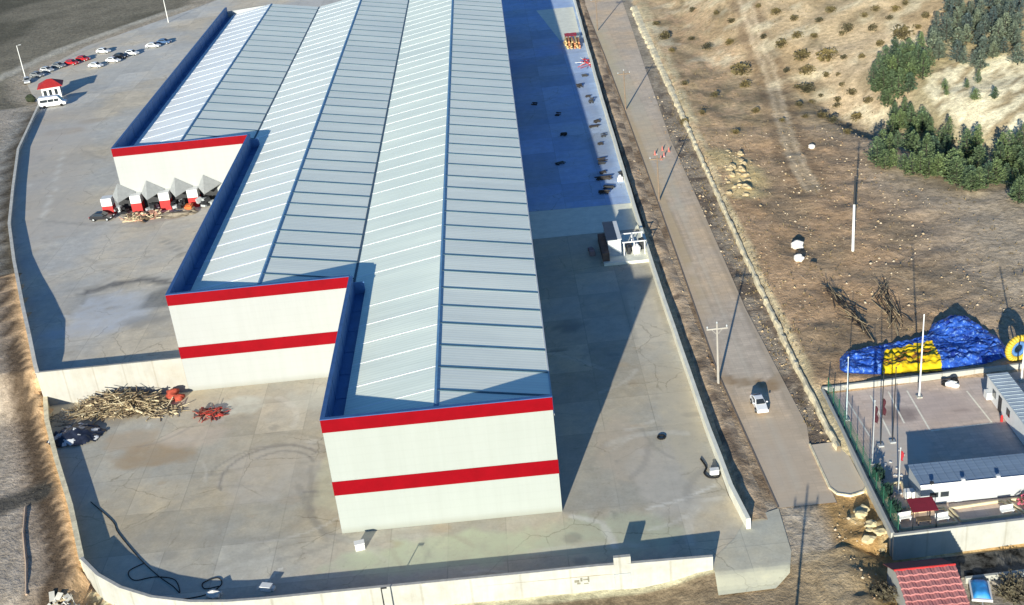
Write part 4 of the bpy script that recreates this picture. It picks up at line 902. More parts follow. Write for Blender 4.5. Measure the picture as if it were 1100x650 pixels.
b=MB(); b.obox((0,0,.4),(1.0,.7,.8)); b.tube((0,0,.8),(0,0,1.2),.3,.2,8); o=b.build('white_barrel',m_white); o.location=(17.6,97.6,0); tag(o,'small white barrel by the right wall just above the concrete pad','barrel')
# red marker posts by the road
for k,(x,y) in enumerate([(27.1,108.0),(27.3,111.5),(25.6,109.5),(28.4,110.5),(26.3,106.5)]):
    b=MB(); b.obox((0,0,.03),(.5,.5,.06)); b.tube((0,0,.06),(0,0,.9),.2,.05,8); o=b.build('traffic_cone',plain('faded_red',(.5,.16,.13),.7,.2,2)); o.location=(x,y,.013); tag(o,'faded red cone standing on the grey road','cone','red cones on the road')

# ------------------------------------------------------------------ brown field: stones, tarpaulin
for k,(x,y,r,lb) in enumerate([(40.5,60.6,.95,'large white boulder on the brown field left of the half-white pole'),(39.4,55.3,.75,'smaller white boulder just below the large white one'),(41.1,53.6,.5,'dark brown stone beside the smaller white boulder'),(54.0,104.2,.6,'lone white stone beside the dirt track at the wood edge')]):
    b=MB(); b.blob((0,0,r*.55),(r,r*.85,r*.8),k+3,3,.22); o=b.build('boulder',m_whiterock if k!=2 else m_wood2); o.location=(x,y,terr(x,y)); tag(o,lb,'boulder')
q=random.Random(17)
m_rock2=plain('dusty_rubble_stone',(.50,.40,.24),.95,.35,2,bmp=.6,grime=(.34,.25,.14))
protos=[]
for k in range(4):
    b=MB(); b.blob((0,0,.35),(1,.8,.65),50+k,2,.5); protos.append(b.build('boulder',m_rock2))
for k in range(30):
    u=q.random(); x=36.2+q.uniform(-1.6,3.2)+ (1.5 if u>.5 else 0); y=82+26*u+q.uniform(-2,2)
    if k<4: o=protos[k]
    else: o=protos[k%4].copy(); col.objects.link(o)
    s=q.uniform(.3,.95); o.location=(x,y,terr(x,y)-.25*s); o.scale=(s,s*q.uniform(.7,1.2),s*q.uniform(.6,1.1)); o.rotation_euler=(0,0,q.uniform(0,6))
    tag(o,'pale yellow boulder in the rubble patch beside the road','boulder','yellow boulders beside the road')
b=MB(); q=random.Random(23)
for k in range(2600):
    r=q.random()
    if r<.62: x=q.uniform(33,66); y=q.uniform(20,115)
    elif r<.8: x=bermx(0)+q.uniform(-3,-.3); y=q.uniform(2,150)
    elif r<.84: x=q.uniform(27,32.3); y=q.uniform(-22,-3)
    else: x=q.uniform(19.6,21.6); y=q.uniform(0,120)
    if 33<x<60 and y<35: continue
    s=q.choice([.06,.07,.08,.1,.12,.2])*q.uniform(.7,1.3); z=terr(x,y)+s*.2
    a=q.uniform(0,3); c,sn=math.cos(a)*s,math.sin(a)*s
    b.add([(x+c,y+sn,z),(x-sn,y+c*.8,z+s*.2),(x-c*.9,y-sn,z-s*.1),(x+sn,y-c,z),(x+q.uniform(-.3,.3)*s,y,z+s*.8),(x,y,z-s)],[(0,1,4),(1,2,4),(2,3,4),(3,0,4),(1,0,5),(2,1,5),(3,2,5),(0,3,5)],k%3)
tag(b.build('loose_stones',[plain('tan_stone',(.50,.38,.23),.95,.3,1),plain('brown_stone',(.30,.20,.12),.95,.3,1),plain('pale_chip',(.56,.46,.33),.95,.2,1)]),'loose stones strewn over the brown field and verges','stones',kind='stuff')
b=MB()
def tuft(b,x,y,z,s,q,n=5):
    for _ in range(n):
        a=q.uniform(0,6.28); l=s*q.uniform(.5,1.1); ww=s*.22
        dx,dy=math.cos(a),math.sin(a)
        b.add([(x-dy*ww,y+dx*ww,z),(x+dy*ww,y-dx*ww,z),(x+dx*l*.7,y+dy*l*.7,z+l)],[(0,1,2)],q.randrange(2))
q=random.Random(29)
for k in range(3400):
    x=q.uniform(33,72); y=q.uniform(22,200)
    if k%3==0: x=q.uniform(28,34); y=q.uniform(8,140); 
    if x<bermx(y)-2.6: continue
    if fbm(x*.09,y*.09,3,44)<-.08: continue
    tuft(b,x,y,terr(x,y)-.02,q.uniform(.12,.4),q)
tag(b.build('dry_grass',[plain('dry_grass_tan',(.33,.25,.13),.9,.3,1),plain('dry_grass_dark',(.15,.115,.065),.9,.3,1)],fix=False),'tufts of dry grass over the brown field','grass',kind='stuff')
for (x,y,lb) in ((41.9,38.6,'left of two dark stick heaps added to thicken the flag shadows above the tarpaulin'),(47.6,38.2,'right of two dark stick heaps added to thicken the flag shadows above the tarpaulin')):
    q=random.Random(int(x)); b=MB()  # dark sticks added along the flagpole shadows to thicken them
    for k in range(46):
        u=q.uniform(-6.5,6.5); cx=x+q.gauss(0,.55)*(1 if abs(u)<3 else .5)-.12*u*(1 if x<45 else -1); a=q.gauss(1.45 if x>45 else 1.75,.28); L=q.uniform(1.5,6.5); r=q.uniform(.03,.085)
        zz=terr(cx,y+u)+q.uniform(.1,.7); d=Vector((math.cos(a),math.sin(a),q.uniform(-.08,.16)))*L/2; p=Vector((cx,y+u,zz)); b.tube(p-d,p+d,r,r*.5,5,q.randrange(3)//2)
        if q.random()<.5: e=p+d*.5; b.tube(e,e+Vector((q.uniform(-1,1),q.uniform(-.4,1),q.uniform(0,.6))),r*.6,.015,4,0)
    tag(b.build('shadow_stick_heap',[plain('shadow_stick',(.045,.035,.03),.9,.4,2),m_wood]),lb,'pole heap')
# blue and yellow tarpaulin
TP=[(36.4,22.6),(37.2,25.4),(38.6,27.2),(42.2,28.4),(46.5,29.4),(50.0,30.2),(51.6,32.6),(54.2,34.0),(56.6,32.6),(58.2,28),(58.2,22.8),(55,21.6),(50,21.0),(44,21.2),(39,21.3),(36.9,21.6)]
YP=[(41.2,21.2),(43.2,26.4),(49.6,27.6),(48.6,20.7)]
def tz(x,y):
    e=min(segd(x,y,TP[k],TP[k-1]) for k in range(len(TP)))
    h=.45*sst(0,1.2,e)+1.0*math.exp(-((x-54.0)**2+(y-30.6)**2)/5.0)
    h+=sst(0,.8,e)*(.55*abs(fbm(x*.55+3,y*.8,3,81))*2+.5*abs(fbm(x*1.1,y*1.5,3,82))*2+.2*fbm(x*2.6,y*2.6,2,83))
    return terr(x,y)+.05+max(0,h)
tp=thing('tarpaulin','huge crumpled blue tarpaulin with a yellow middle panel behind the walled compound','tarpaulin',(0,0,0))
ymask=lambda x,y: inpoly(x+.35*fbm(x,y,2,5),y+.3*fbm(x,y,2,6),YP)
mb_,_nt,_b=newmat('tarpaulin_blue')
_n1=noise(_nt,.8,6,.65); _n2=noise(_nt,2.6,5,.7)
_c=mixc(_nt,(.012,.03,.22),(.035,.125,.55),ramp(_nt,_n1.outputs[0],.38,.6)); _c=mixc(_nt,_c,(.26,.46,.82),ramp(_nt,_n2.outputs[0],.53,.68))  # light blue noise patches paint crumple highlights into the sheet's colour
_nt.links.new(_c,_b.inputs['Base Color']); _b.inputs['Roughness'].default_value=.33; _b.inputs['Specular IOR Level'].default_value=.5
b=cloth(36,58.8,20,34.5,150,100,tz,lambda x,y: inpoly(x,y,TP) and not ymask(x,y),1)
b.build('blue_sheet',mb_,tp,smooth=True)
b=cloth(40,50.5,20,28.5,96,78,lambda x,y:tz(x,y)+.05,ymask,1,lambda x,y: 1 if (inpoly(x,y,[(43,21.8),(44.0,25.0),(48.7,26),(48.2,21.6)]) and fbm(x*.75,y*1.5,3,88)>.09) or abs(math.hypot(x-42.3,y-22.9)-.55)<.16 else 0)
b.build('yellow_panel',[plain('tarpaulin_yellow',(.66,.46,.012),.45,.15,1.2),plain('tarpaulin_brown_print',(.30,.13,.02),.5,.3,2)],tp,smooth=True)
b=MB()
for k in range(28):
    a0=2*math.pi*k/28;a1=2*math.pi*(k+1)/28
    b.tube((1.45*math.cos(a0),0,1.75+1.45*math.sin(a0)),(1.45*math.cos(a1),0,1.75+1.45*math.sin(a1)),.42,None,10)
t=thing('inflatable_ring','upright yellow inflatable ring with a blue inner tube at the right end of the tarpaulin','inflatable ring',(58.2,21.6,.05),math.radians(12))
b.build('outer_tube',plain('inflatable_yellow',(.62,.44,.05),.4,.15,1.5),t,smooth=True)
b=MB()
for k in range(24):
    a0=2*math.pi*k/24;a1=2*math.pi*(k+1)/24
    b.tube((.8*math.cos(a0),.1,1.7+.8*math.sin(a0)),(.8*math.cos(a1),.1,1.7+.8*math.sin(a1)),.26,None,8)
b.build('inner_tube',plain('inflatable_blue',(.08,.20,.45),.4,.2,1.5),t,smooth=True)

# ------------------------------------------------------------------ walled compound
m_cwall=plain('compound_white',(.42,.42,.385),.8,.1,.8,joint=('X',4),grime=(.33,.31,.26))
CF=[(33.4,18.6),(60.5,19.6),(60.5,-9.4),(32.8,-10.4),(33.0,0)]
gridsheet('compound_paving',CF,.7,lambda x,y:.0,concretemat('compound_concrete',1.2,(.66,.53,.45),.02,.10,.6),[
 ('e',40.6,12.6,2.6,2.1,(.17,.13,.12),.75),('e',38.5,6,4,4.5,(.42,.40,.36),.75),('e',46,13,4,4,(.42,.32,.27),.5),('e',36,3,2.5,6,(.40,.38,.34),.5),('e',47.4,12,1.2,.6,(.2,.15,.13),.5)])
b=MB()
for a,c in [((38.6,17.2),(38.2,8.2)),((40.9,17.6),(40.5,10.4)),((43.1,17.4),(42.8,8.5)),((49.8,16.0),(50.0,8.7)),((42.86,8.35),(50.1,8.7)),((35.6,17.0),(35.9,8.5))]:
    d=(Vector(c)-Vector(a)).normalized()*.0; 
    p=Vector(a);e=Vector(c); dd=(e-p).normalized(); nn=Vector((-dd.y,dd.x))*.10
    b.add([(p.x+nn.x,p.y+nn.y,.006),(p.x-nn.x,p.y-nn.y,.006),(e.x-nn.x,e.y-nn.y,.006),(e.x+nn.x,e.y+nn.y,.006)],[(0,1,2,3)])
o=b.build('parking_lines',plain('line_paint',(.95,.84,.68),.8,.2,2)); o['kind']='structure'
b=MB(); b.wall([(33.2,18.9,-.2,.75),(60.6,19.9,-.2,.75)],.32); tag(b.build('compound_wall',m_cwall),'low white wall at the back of the compound below the blue tarpaulin','wall')
b=MB(); b.wall([(33.15,18.7,-.3,.7),(32.95,8,-.3,.75),(32.7,-1,-.8,.85),(32.55,-10.2,-2.9,.85)],.34); tag(b.build('compound_wall',m_cwall),'white wall along the left side of the compound under the green fence','wall')
b=MB(); b.wall([(32.55,-10.4,-3,.8),(60.6,-9.5,-3,.8)],.34); tag(b.build('compound_wall',m_cwall),'white wall along the front of the compound above the red tiled house','wall')
t=thing('mesh_fence','green wire mesh fence along the left side of the compound','fence',(0,0,0))
m_green=plain('fence_green',(.02,.10,.06),.6,.2,2)
fx=lambda y:33.45+.016*y
b=MB(); y=-9.6
while y<18.2: b.tube((fx(y),y,0),(fx(y),y,2.3),.012,None,4); y+=.3
for k in range(8): b.tube((fx(-9.6),-9.6,.15+.28*k),(fx(18.2),18.2,.15+.28*k),.012,None,4)
b.build('mesh_panel',m_green,t)
for k in range(12):
    y=-9.6+k*27.8/11; b=MB(); b.tube((fx(y),y,0),(fx(y),y,2.45),.05,None,8); b.build('post',m_green,t)
# flag poles
def flagpole(x,y,H,label,mat,flag=None,fz_=None,r=.075):
    t=thing('flagpole',label,'flagpole',(x,y,0))
    b=MB(); b.tube((0,0,.2),(0,0,H),r,r*.6,10); b.tube((0,0,H),(0,0,H+.15),.1,.06,8); b.build('pole',mat,t)
    b=MB(); b.box(-.32,.32,-.32,.32,.004,.15); b.build('base',m_cwall if r>.1 else m_grey,t)
    if flag:
        b=MB(); n=9 if H>7 else 5; vs=[]
        for k in range(n+1):
            z=fz_-k*.24; w_=.22+.10*math.sin(k*1.3)+.02*k
            vs+=[(.06,0,z),(.06+w_*.5,.12*math.sin(k*.9)+.1,z-.08),(.06+w_,.1*math.cos(k*1.2),z-.16)]
        fs=[]
        for k in range(n):
            a=3*k; fs+=[(a,a+1,a+4,a+3),(a+1,a+2,a+5,a+4)]
        b.add(vs,fs); b.f; b.build('flag',flag,t,smooth=True,fix=False)
    return t
m_mar=plain('flag_maroon',(.055,.012,.02),.8,.3,2); m_fr=plain('flag_red',(.30,.02,.03),.8,.2,2)
flagpole(34.35,12.4,8.3,'pale flagpole with no flag at the back left corner of the compound',plain('pole_pale_blue',(.50,.60,.62),.4,.1,1),None)
flagpole(34.6,3.2,8.0,'flagpole with a dark maroon flag beside the green fence',m_grey,m_mar,7.4)
flagpole(36.5,6.4,9.6,'dark flagpole with a limp dark flag on the parking area',m_dark,m_mar,6.2)
flagpole(38.0,6.9,9.6,'plain dark flagpole right of the one with the limp flag',m_dark,None)
flagpole(35.6,-2.6,5.6,'short flagpole with a red flag left of the white cabin',m_grey,m_fr,5.3)
flagpole(44.0,15.7,11.0,'tall white flagpole standing on a square base between parking bays',m_white,None,None,.11)
flagpole(56.7,16.9,8.0,'white flagpole near the inflatable ring at the right edge',m_white,None,None,.11)
# white cabin with blue-grey roof
m_broof=roofmat('cabin_roof_blue_grey',(.24,.31,.40),.3)
t=thing('cabin','long white cabin with a ribbed blue-grey roof in the compound','cabin',(37.0,-5.2,0))
b=MB(); b.box(0,21,0,3.7,.1,2.5); b.build('wall',plain('cabin_white',(.42,.435,.445),.5,.06,.6),t)
b=MB(); b.box(-.08,21.1,-.1,3.8,2.502,2.6)
x=.3
while x<21: b.box(x,x+.08,-.05,3.75,2.601,2.65); x+=.9
b.build('roof',m_broof,t)
b=MB(); b.box(-.12,21.15,-.16,-.102,2.46,2.68); b.build('fascia',m_white,t)
for x in (1.0,4.2,7.8,11.0,14.5):
    b=MB(); b.tube((x,-.2,2.68),(x,-.2,2.95),.05,None,6); b.obox((x,-.3,3.0),(.35,.3,.2)); b.build('roof_lamp',m_dark if x<2 else m_white,t)
for x in (1.0,2.1):
    b=MB(); b.box(x,x+.85,-.035,-.002,.9,1.5); b.build('window',m_glass,t)
b=MB(); b.box(3.6,4.4,-.04,-.002,.1,2.0); b.build('door',m_ltgrey,t)
b=MB(); b.obox((-.6,1.6,.5),(1.0,.7,.9)); b.build('wall_unit',m_white,t)
# grey cabin along the right side
t=thing('cabin','long narrow cabin with a pale grey flat roof at the right side of the parking','cabin',(52.6,2.6,0),math.radians(-1))
b=MB(); b.box(-1.15,1.15,0,12.2,.1,2.6); b.build('wall',m_white,t)
b=MB(); b.box(-1.25,1.25,-.1,12.3,2.602,2.72)
y=.5
while y<12: b.box(-1.2,1.2,y,y+.07,2.721,2.755); y+=.75
b.build('roof',plain('grey_roof',(.46,.52,.55),.5,.12,.7),t)
b=MB(); b.box(-1.20,-1.152,7.6,8.5,.1,2.1); b.build('door',m_dark,t)
for y in (5.2,9.4): 
    b=MB(); b.box(-1.20,-1.152,y,y+.9,1.0,1.9); b.build('window',m_glass,t)
b=MB(); b.box(-1.7,-1.16,10.6,11.6,.2,1.1); b.build('wall_unit',m_white,t)
b=MB(); b.tube((0,0,.02),(0,0,.75),.16,.14,10); b.tube((0,0,.75),(0,0,.9),.14,.05,10); o=b.build('fire_extinguisher',m_redp); o.location=(51.1,8.8,0); tag(o,'small red extinguisher standing beside the grey cabin','extinguisher')
b=MB(); b.blob((0,0,.35),(.7,.5,.4),3,2,.3,0); b.blob((.55,.4,.4),(.45,.45,.5),4,2,.3,1); b.blob((-.55,.35,.35),(.5,.4,.4),5,2,.3,1); b.blob((.45,-.35,.25),(.5,.35,.3),6,2,.3,0)
o=b.build('sacks',[m_white,m_black]); o.location=(48.4,17.4,0); tag(o,'small heap of white and black sacks below the back wall of the parking','sacks')
# garden in front of the cabin
m_kerb=plain('yellowish_kerb',(.64,.55,.36),.85,.15,1.5)
def kerb(pts,label):
    b=MB()
    for a,c in zip(pts,pts[1:]+pts[:1]): b.wall([(a[0],a[1],-.05,.28),(c[0],c[1],-.05,.28)],.16)
    b.v=[(x,y,z+ (hash((round(x,2),round(y,2)))%7)*.0004) for x,y,z in b.v]
    tag(b.build('garden_kerb',m_kerb),label,'garden kerb')
kerb([(33.9,-8.9),(34.0,-6.4),(39.2,-6.1),(39.6,-8.7)],'low yellowish kerb around the small garden with the maroon canopy')
kerb([(40.1,-8.5),(39.7,-6.3),(45.3,-5.9),(46.2,-8.3)],'low yellowish kerb around the empty paved garden before the white cabin')
kerb([(46.7,-8.3),(45.8,-5.9),(56,-5.6),(56,-8)],'low yellowish kerb around the garden bed with pink flowers')
kerb([(34.4,-5.6),(34.5,-1.2),(36.4,-1.0),(36.3,-5.4)],'low yellowish kerb around the narrow bed left of the white cabin')
t=thing('canopy','maroon square canopy on thin posts over a garden table','canopy',(36.2,-8.0,0))
b=MB(); b.add([(-1.3,-1.0,2.15),(1.3,-1.0,2.15),(1.3,1.0,2.35),(-1.3,1.0,2.35),(-1.3,-1.0,2.22),(1.3,-1.0,2.22),(1.3,1.0,2.42),(-1.3,1.0,2.42)],[(3,2,1,0),(4,5,6,7),(0,1,5,4),(1,2,6,5),(2,3,7,6),(3,0,4,7)]); b.build('cover',plain('maroon_cover',(.20,.018,.03),.7,.2,1),t)
for x in (-1.2,1.2):
    for y in (-.9,.9): b=MB(); b.tube((x,y,0),(x,y,2.14),.05,None,8); b.build('post',m_dark,t)
t=thing('garden_table','small dark table under the maroon canopy','table',(36.3,-8.3,0))
b=MB(); b.box(-.7,.7,-.4,.4,.70,.76); b.build('tabletop',m_wood2,t)
for x in (-.6,.6):
    for y in (-.3,.3): b=MB(); b.box(x-.04,x+.04,y-.04,y+.04,0,.698); b.build('leg',m_wood2,t)
for x,y,lb in ((34.7,-7.4,'white bench in the garden left of the maroon canopy'),(38.3,-8.1,'white bench right of the maroon canopy'),(45.0,-7.9,'white bench in the empty paved garden')):
    t=thing('bench',lb,'bench',(x,y,0),.1)
    b=MB(); b.box(-.7,.7,-.22,.22,.42,.48); b.build('seat',m_white,t)
    b=MB(); b.box(-.7,.7,.2,.25,.5,.95); b.build('backrest',m_white,t)
    for s in (-.55,.55): b=MB(); b.box(s-.04,s+.04,-.2,.2,0,.418); b.build('leg',m_white,t)
q=random.Random(77); b=MB()
for k in range(240):
    a=q.uniform(0,6.28); r=q.random()**.5; z=q.uniform(.1,1.1); x,y=1.1*r*math.cos(a),.9*r*math.sin(a); s=q.uniform(.08,.18)
    d=[q.uniform(-1,1)*s for _ in range(6)]
    b.add([(x-s,y+d[0],z+d[1]),(x+d[2],y-s,z+d[3]),(x+s,y+d[4],z+s)],[(0,1,2)],0 if q.random()<.5 else 1)
o=b.build('flowering_bush',[plain('pink_petal',(.55,.10,.16),.8,.3,3),plain('bush_leaf',(.05,.06,.03),.9,.4,3)],fix=False); o.location=(47.6,-6.8,0); tag(o,'pink flowering bush in the garden bed at the right edge','bush')
q=random.Random(78)
for k,(x,y) in enumerate([(34.2,-3.0),(34.4,.4),(34.1,-6.0)]):
    b=MB()
    for i in range(170):
        a=q.uniform(0,6.28); r=q.random()**.5; z=q.uniform(0,1.2); xx,yy=.6*r*math.cos(a),.9*r*math.sin(a); s=q.uniform(.1,.2)
        b.add([(xx-s,yy,z),(xx,yy-s,z+q.uniform(-.1,.1)),(xx+s,yy+s,z+s)],[(0,1,2)])
    o=b.build('hedge_bush',plain('hedge_dark',(.03,.07,.045),.9,.4,3),fix=False); o.location=(x,y,0); tag(o,'dark green bush just inside the green fence','bush','dark bushes inside the green fence')
# white litter on the parking
b=MB(); q=random.Random(80)
for k in range(16): 
    x,y=q.uniform(35,38.4),q.uniform(-.5,5.5); b.obox((x,y,.05),(q.uniform(.1,.28),q.uniform(.1,.24),.06),rz=q.uniform(0,3))
tag(b.build('litter',m_white),'white scraps of litter on the grey paving left of the cabin','litter',kind='stuff')
# lower lane and low wall before the compound
b=MB(); b.sheet([(36.5,-11.0),(62,-10.2),(62,-13.4),(36.8,-14.3)],-2.26); o=b.build('path',m_conc2); o['kind']='structure'
b=MB(); b.wall([(38.4,-14.6,-3.4,-1.95),(62,-13.8,-3.4,-1.95)],.3); tag(b.build('garden_wall',m_cwall),'low white wall at the lower right corner above the blue covered cart','wall')
# house with red tiles
t=thing('house','house with wavy pink-red roof tiles at the bottom right edge','house',(33.15,-17.6,-2.2))
b=MB(); b.box(-2.5,2.5,-4.6,2.9,-1.2,2.75); b.build('wall',m_cwall,t)
b=MB(); b.prof([(-4.6,2.752),(2.9,2.752),(0,4.35)],-2.5,-2.3,ax='x'); b.prof([(-4.6,2.752),(2.9,2.752),(0,4.35)],2.3,2.5,ax='x'); b.build('gable',m_cwall,t)
b=MB(); rows=8; nxx=66
for r in range(rows):
    y1=.0-5.1*r/rows; y0=.0-5.1*(r+1)/rows-.07; zt=4.5-1.80*r/rows; zb=4.5-1.80*(r+1)/rows+.05
    vs=[]
    for i in range(nxx+1):
        x=-2.85+5.7*i/nxx; wv=.05*math.sin(x*2*math.pi/.95)+.03*math.sin(x*2*math.pi/.30)
        vs+=[(x,y1,zt+wv),(x,y0,zb+.11+wv),(x,y0,zb-.06+wv)]
    fs=[]
    for i in range(nxx): a=3*i; fs+=[(a,a+1,a+4,a+3),(a+1,a+2,a+5,a+4)]
    b.add(vs,fs)
b.build('front_roof',plain('pink_red_tile',(.40,.17,.165),.75,.25,1.4,grime=(.24,.08,.08)),t,fix=False)
b=MB(); b.add([(-2.85,0.02,4.5),(2.85,.02,4.5),(2.85,3.3,2.7),(-2.85,3.3,2.7),(-2.85,0.02,4.42),(2.85,.02,4.42),(2.85,3.3,2.62),(-2.85,3.3,2.62)],[(0,1,2,3),(7,6,5,4),(0,4,5,1),(2,6,7,3),(1,5,6,2),(3,7,4,0)]); b.build('back_roof',plain('shaded_red_tile',(.20,.06,.06),.8,.25,1.4),t)  # back slope is darker: its shade is put into the tile colour
b=MB(); b.tube((-2.9,.01,4.52),(2.9,.01,4.52),.11,None,8); b.build('ridge_tile',m_redp,t)
# covered cart
t=thing('covered_cart','small cart under a bright blue cover beside the red tiled house','cart',(39.2,-16.4,-2.85),math.radians(-14))
b=cloth(-.8,.8,-1.3,1.3,14,22,lambda x,y:.75+.55*(1-(x/.8)**4)*(1-(y/1.32)**6)+.12*fbm(x*3,y*3,2,9),lambda x,y:True,1); b.build('cover',plain('cover_blue',(.04,.26,.62),.45,.25,2),t,smooth=True)
b=MB(); b.box(-.95,.95,-1.45,1.45,.5,.74); b.build('tray',m_white,t)
for s in (-1,1):
    for y in (-.8,.8): b=MB(); b.tube((s*.78,y,.3),(s*.96,y,.3),.3,None,12); b.build('wheel',m_black,t)
b=MB(); b.tube((0,-1.4,.55),(0,-2.4,.4),.05,None,6); b.build('drawbar',m_grey,t)
def dry_bush(loc,r,h,n,seed,label,mats,group=None):
    q=random.Random(seed); b=MB()
    for k in range(n):
        a=q.uniform(0,6.28); e=q.uniform(.2,1.4); L=r*q.uniform(.5,1.1)
        d=Vector((math.cos(a)*math.cos(e),math.sin(a)*math.cos(e),math.sin(e)*h/r))*L
        p=Vector((q.uniform(-.3,.3)*r,q.uniform(-.3,.3)*r,0)); b.tube(p,p+d,.03,.008,3,q.randrange(len(mats)),False)
        for _ in range(3):
            u=q.uniform(.35,1); c=p+d*u; s=q.uniform(.08,.2); b.add([c+Vector((s,q.uniform(-s,s),0)),c+Vector((-s,q.uniform(-s,s),s*.5)),c+Vector((0,s,s))],[(0,1,2)],q.randrange(len(mats)))
    o=b.build('dry_bush',mats,fix=False); o.location=loc; return tag(o,label,'bush',group)
MB_=[plain('dry_twig',(.06,.05,.035),.9,.4,2),plain('dry_leaf',(.14,.12,.075),.9,.4,2)]
dry_bush((42.2,-17.0,-2.9),2.1,2.4,260,3,'big dark dry bush in the bottom right corner beside the blue cart',MB_)
dry_bush((29.4,-17.6,terr(29.4,-17.6)-.1),1.5,1.4,160,5,'dark dry bush at the left side of the red tiled house',MB_)
q=random.Random(12)
for k in range(9):
    b=MB(); b.blob((0,0,.2),(.6,.5,.4),90+k,2,.5); s=q.uniform(.5,1.4); o=b.build('boulder',m_rock); x,y=[(30.6,-6.2),(31.2,-7.6),(31.8,-8.6),(30.9,-8.4),(31.6,-9.9),(30.4,-19.8),(29.2,-20.6),(31.0,-5.0),(30.3,-9.6)][k]
    o.location=(x,y,terr(x,y)); o.scale=(s,s,s); tag(o,'yellowish boulder in the churned dirt left of the compound wall','boulder','boulders in the dirt by the compound')
b=sticks(60,heap(-52.0,-6.6,2.6,1.3,.5),.05,.14,.5,1.6,44,2); b.v=[(x,y,z+terr(x,y)) for x,y,z in b.v]
for k in range(14): 
    x,y=-52+random.uniform(-2.4,2.4),-6.6+random.uniform(-1.2,1.2); b.obox((x,y,terr(x,y)+.3),(random.uniform(.5,1.2),random.uniform(.3,.7),.14),rz=random.uniform(0,3),ry=random.uniform(-.5,.5))
tag(b.build('rubble_pile',[plain('white_rubble',(.60,.57,.50),.9,.2,2),m_wood]),'pale rubble pile outside the bottom left corner of the yard wall','rubble pile')
b=MB(); p=[(-62.4,11.3),(-60.9,6),(-58.6,0),(-57.0,-5)]; b.path([(x,y,terr(x,y)+.1) for x,y in p],.13,8)
tag(b.build('pipe',plain('pale_pipe',(.46,.34,.25),.8,.2,1)),'thin pale pipe lying in the dirt left of the yard wall','pipe')

# ------------------------------------------------------------------ trees and shrubs
def leafmat(name,c):
    m,nt,b=newmat(name); oi=nt.nodes.new('ShaderNodeObjectInfo'); n=noise(nt,.9,4,.7)
    cc=mixc(nt,tuple(x*.5 for x in c),tuple(x*1.45 for x in c),ramp(nt,n.outputs[0],.3,.7))
    cc=mixc(nt,cc,ramp(nt,oi.outputs['Random'],0,1,(.6,.66,.72),(1.4,1.3,.95)),1,'MULTIPLY')
    nt.links.new(cc,b.inputs['Base Color']); b.inputs['Roughness'].default_value=.8; b.inputs['Specular IOR Level'].default_value=.15; return m
m_pine=leafmat('pine_needles',(.165,.235,.135)); m_shr=leafmat('shrub_leaves',(.125,.105,.06)); m_bark=plain('bark',(.045,.04,.032),.9,.4,2)
def pine_proto(seed):
    q=random.Random(seed); rnd_=seed%2; H=q.uniform(3.2,4.4) if rnd_ else q.uniform(4.2,5.4); R=q.uniform(1.9,2.5) if rnd_ else q.uniform(1.45,1.9); b=MB()
    lob=[(q.uniform(0,6.28),q.uniform(.7,1.25)) for _ in range(5)]
    for k in range(620):
        u=q.random()**1.1; z=.6+u*(H-.6); a=q.uniform(0,6.28)
        rr=R*(max(0,1-u)**(.42 if rnd_ else .6))*(.55+.45*sst(0,.2,u))*(.8+.25*math.sin(3*a+lob[0][0])+.18*math.sin(u*19+lob[1][0]))
        r=rr*(q.random()**.45); s=q.uniform(.16,.36)*(1.15-.5*u)
        c=Vector((r*math.cos(a),r*math.sin(a),z-r*.25)); o=Vector((math.cos(a),math.sin(a),.5))
        t1=Vector((-math.sin(a),math.cos(a),q.uniform(-.4,.4)))*s; t2=(o+Vector((q.uniform(-.5,.5),q.uniform(-.5,.5),q.uniform(-.6,.4)))).normalized()*s*1.3
        b.add([c-t1*.7,c+t2*.2+t1*.1,c+t1*.7,c+t2],[(0,1,2),(0,2,3)])
    t=thing('pine_tree','x','tree')
    b.build('crown',m_pine,t,fix=False)
    b=MB(); b.tube((0,0,-.5),(q.uniform(-.1,.1),q.uniform(-.1,.1),H*.82),.15,.04,7); 
    for k in range(6): a=q.uniform(0,6.28); z=q.uniform(.8,H*.6); b.tube((0,0,z),(.8*math.cos(a),.8*math.sin(a),z+.25),.05,.02,5)
    b.build('trunk',m_bark,t); return t
pp=[pine_proto(100+k) for k in range(5)]
q=random.Random(55)
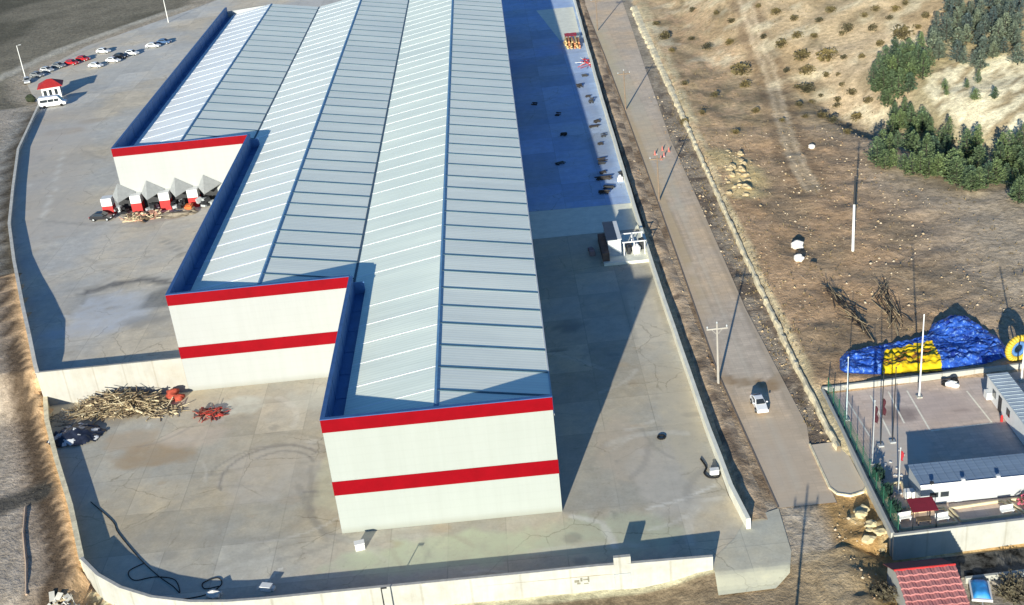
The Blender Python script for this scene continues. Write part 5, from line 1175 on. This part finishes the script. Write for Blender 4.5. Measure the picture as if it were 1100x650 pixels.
for k,(x,y,s) in enumerate(PINES):
    g=0 if k<NP[0] else 1 if k<NP[1] else 2 if k<NP[2] else 3
    lab=['dark pine in the wood at the top right corner above the pale slope','dark pine in the grove left of the pale eroded slope','dark pine in the wood between the pale slope and the brown field','lone small pine standing on the pale eroded slope'][g]
    sc=(.25+.75*s)*q.uniform(.8,1.12)*(1.0 if g!=3 else .6)
    o=pp[k] if k<5 else dup(pp[k%5],(0,0,0))
    o.location=(x,y,terr(x,y)-.1); o.rotation_euler=(q.uniform(-.06,.06),q.uniform(-.06,.06),q.uniform(0,6.28)); o.scale=(sc*q.uniform(.85,1.2),sc*q.uniform(.85,1.2),sc)
    o['label']=lab; o['group']=['pines above the pale slope','pines left of the pale slope','pines below the pale slope','lone pines on the pale slope'][g]
def shrub_proto(seed):
    q=random.Random(seed); b=MB()
    ls=[(q.uniform(-.5,.5),q.uniform(-.5,.5),q.uniform(.3,.6),q.uniform(.45,.75)) for _ in range(5)]
    for k in range(360):
        lx,ly,lz,lr=q.choice(ls); v=Vector((q.gauss(0,1),q.gauss(0,1),q.gauss(0,1))).normalized()*lr*(q.random()**.3)
        c=Vector((lx,ly,lz))+v; c.z=max(.03,c.z); s=q.uniform(.08,.2)
        t1=Vector((q.uniform(-1,1),q.uniform(-1,1),q.uniform(-.5,.5))).normalized()*s; t2=(v.normalized()+Vector((q.uniform(-.4,.4),q.uniform(-.4,.4),.3))).normalized()*s
        b.add([c-t1,c+t1,c+t1*.4+t2,c-t1*.4+t2],[(0,1,2,3)])
    t=thing('shrub','x','shrub'); b.build('foliage',m_shr,t,fix=False)
    b=MB()
    for k in range(5): a=q.uniform(0,6.28); b.tube((0,0,-.2),(.4*math.cos(a),.4*math.sin(a),.5),.05,.02,5)
    b.build('stems',m_bark,t); return t
m_pine_hazed=leafmat('pine_needles_hazed',(.185,.235,.215))  # distance haze mixed into the needle colour of the top right wood
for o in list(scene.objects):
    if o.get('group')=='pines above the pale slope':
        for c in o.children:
            if c.name.startswith('crown'): c.material_slots[0].link='OBJECT'; c.material_slots[0].material=m_pine_hazed
sp=[shrub_proto(200+k) for k in range(4)]
for k,(x,y,s) in enumerate(SHRUBS):
    big=s>=2
    o=sp[k] if k<4 else dup(sp[k%4],(0,0,0))
    o.location=(x,y,terr(x,y)-.05); o.rotation_euler.z=q.uniform(0,6.28); o.scale=(s*.85,s*.85*q.uniform(.85,1.2),s*.8)
    o['label']='large dark shrub on the dry slope beside the dirt track' if big else 'small round shrub dotted on the dry slope at the top right'
    o['group']='large shrubs on the dry slope' if big else 'small shrubs on the dry slope'
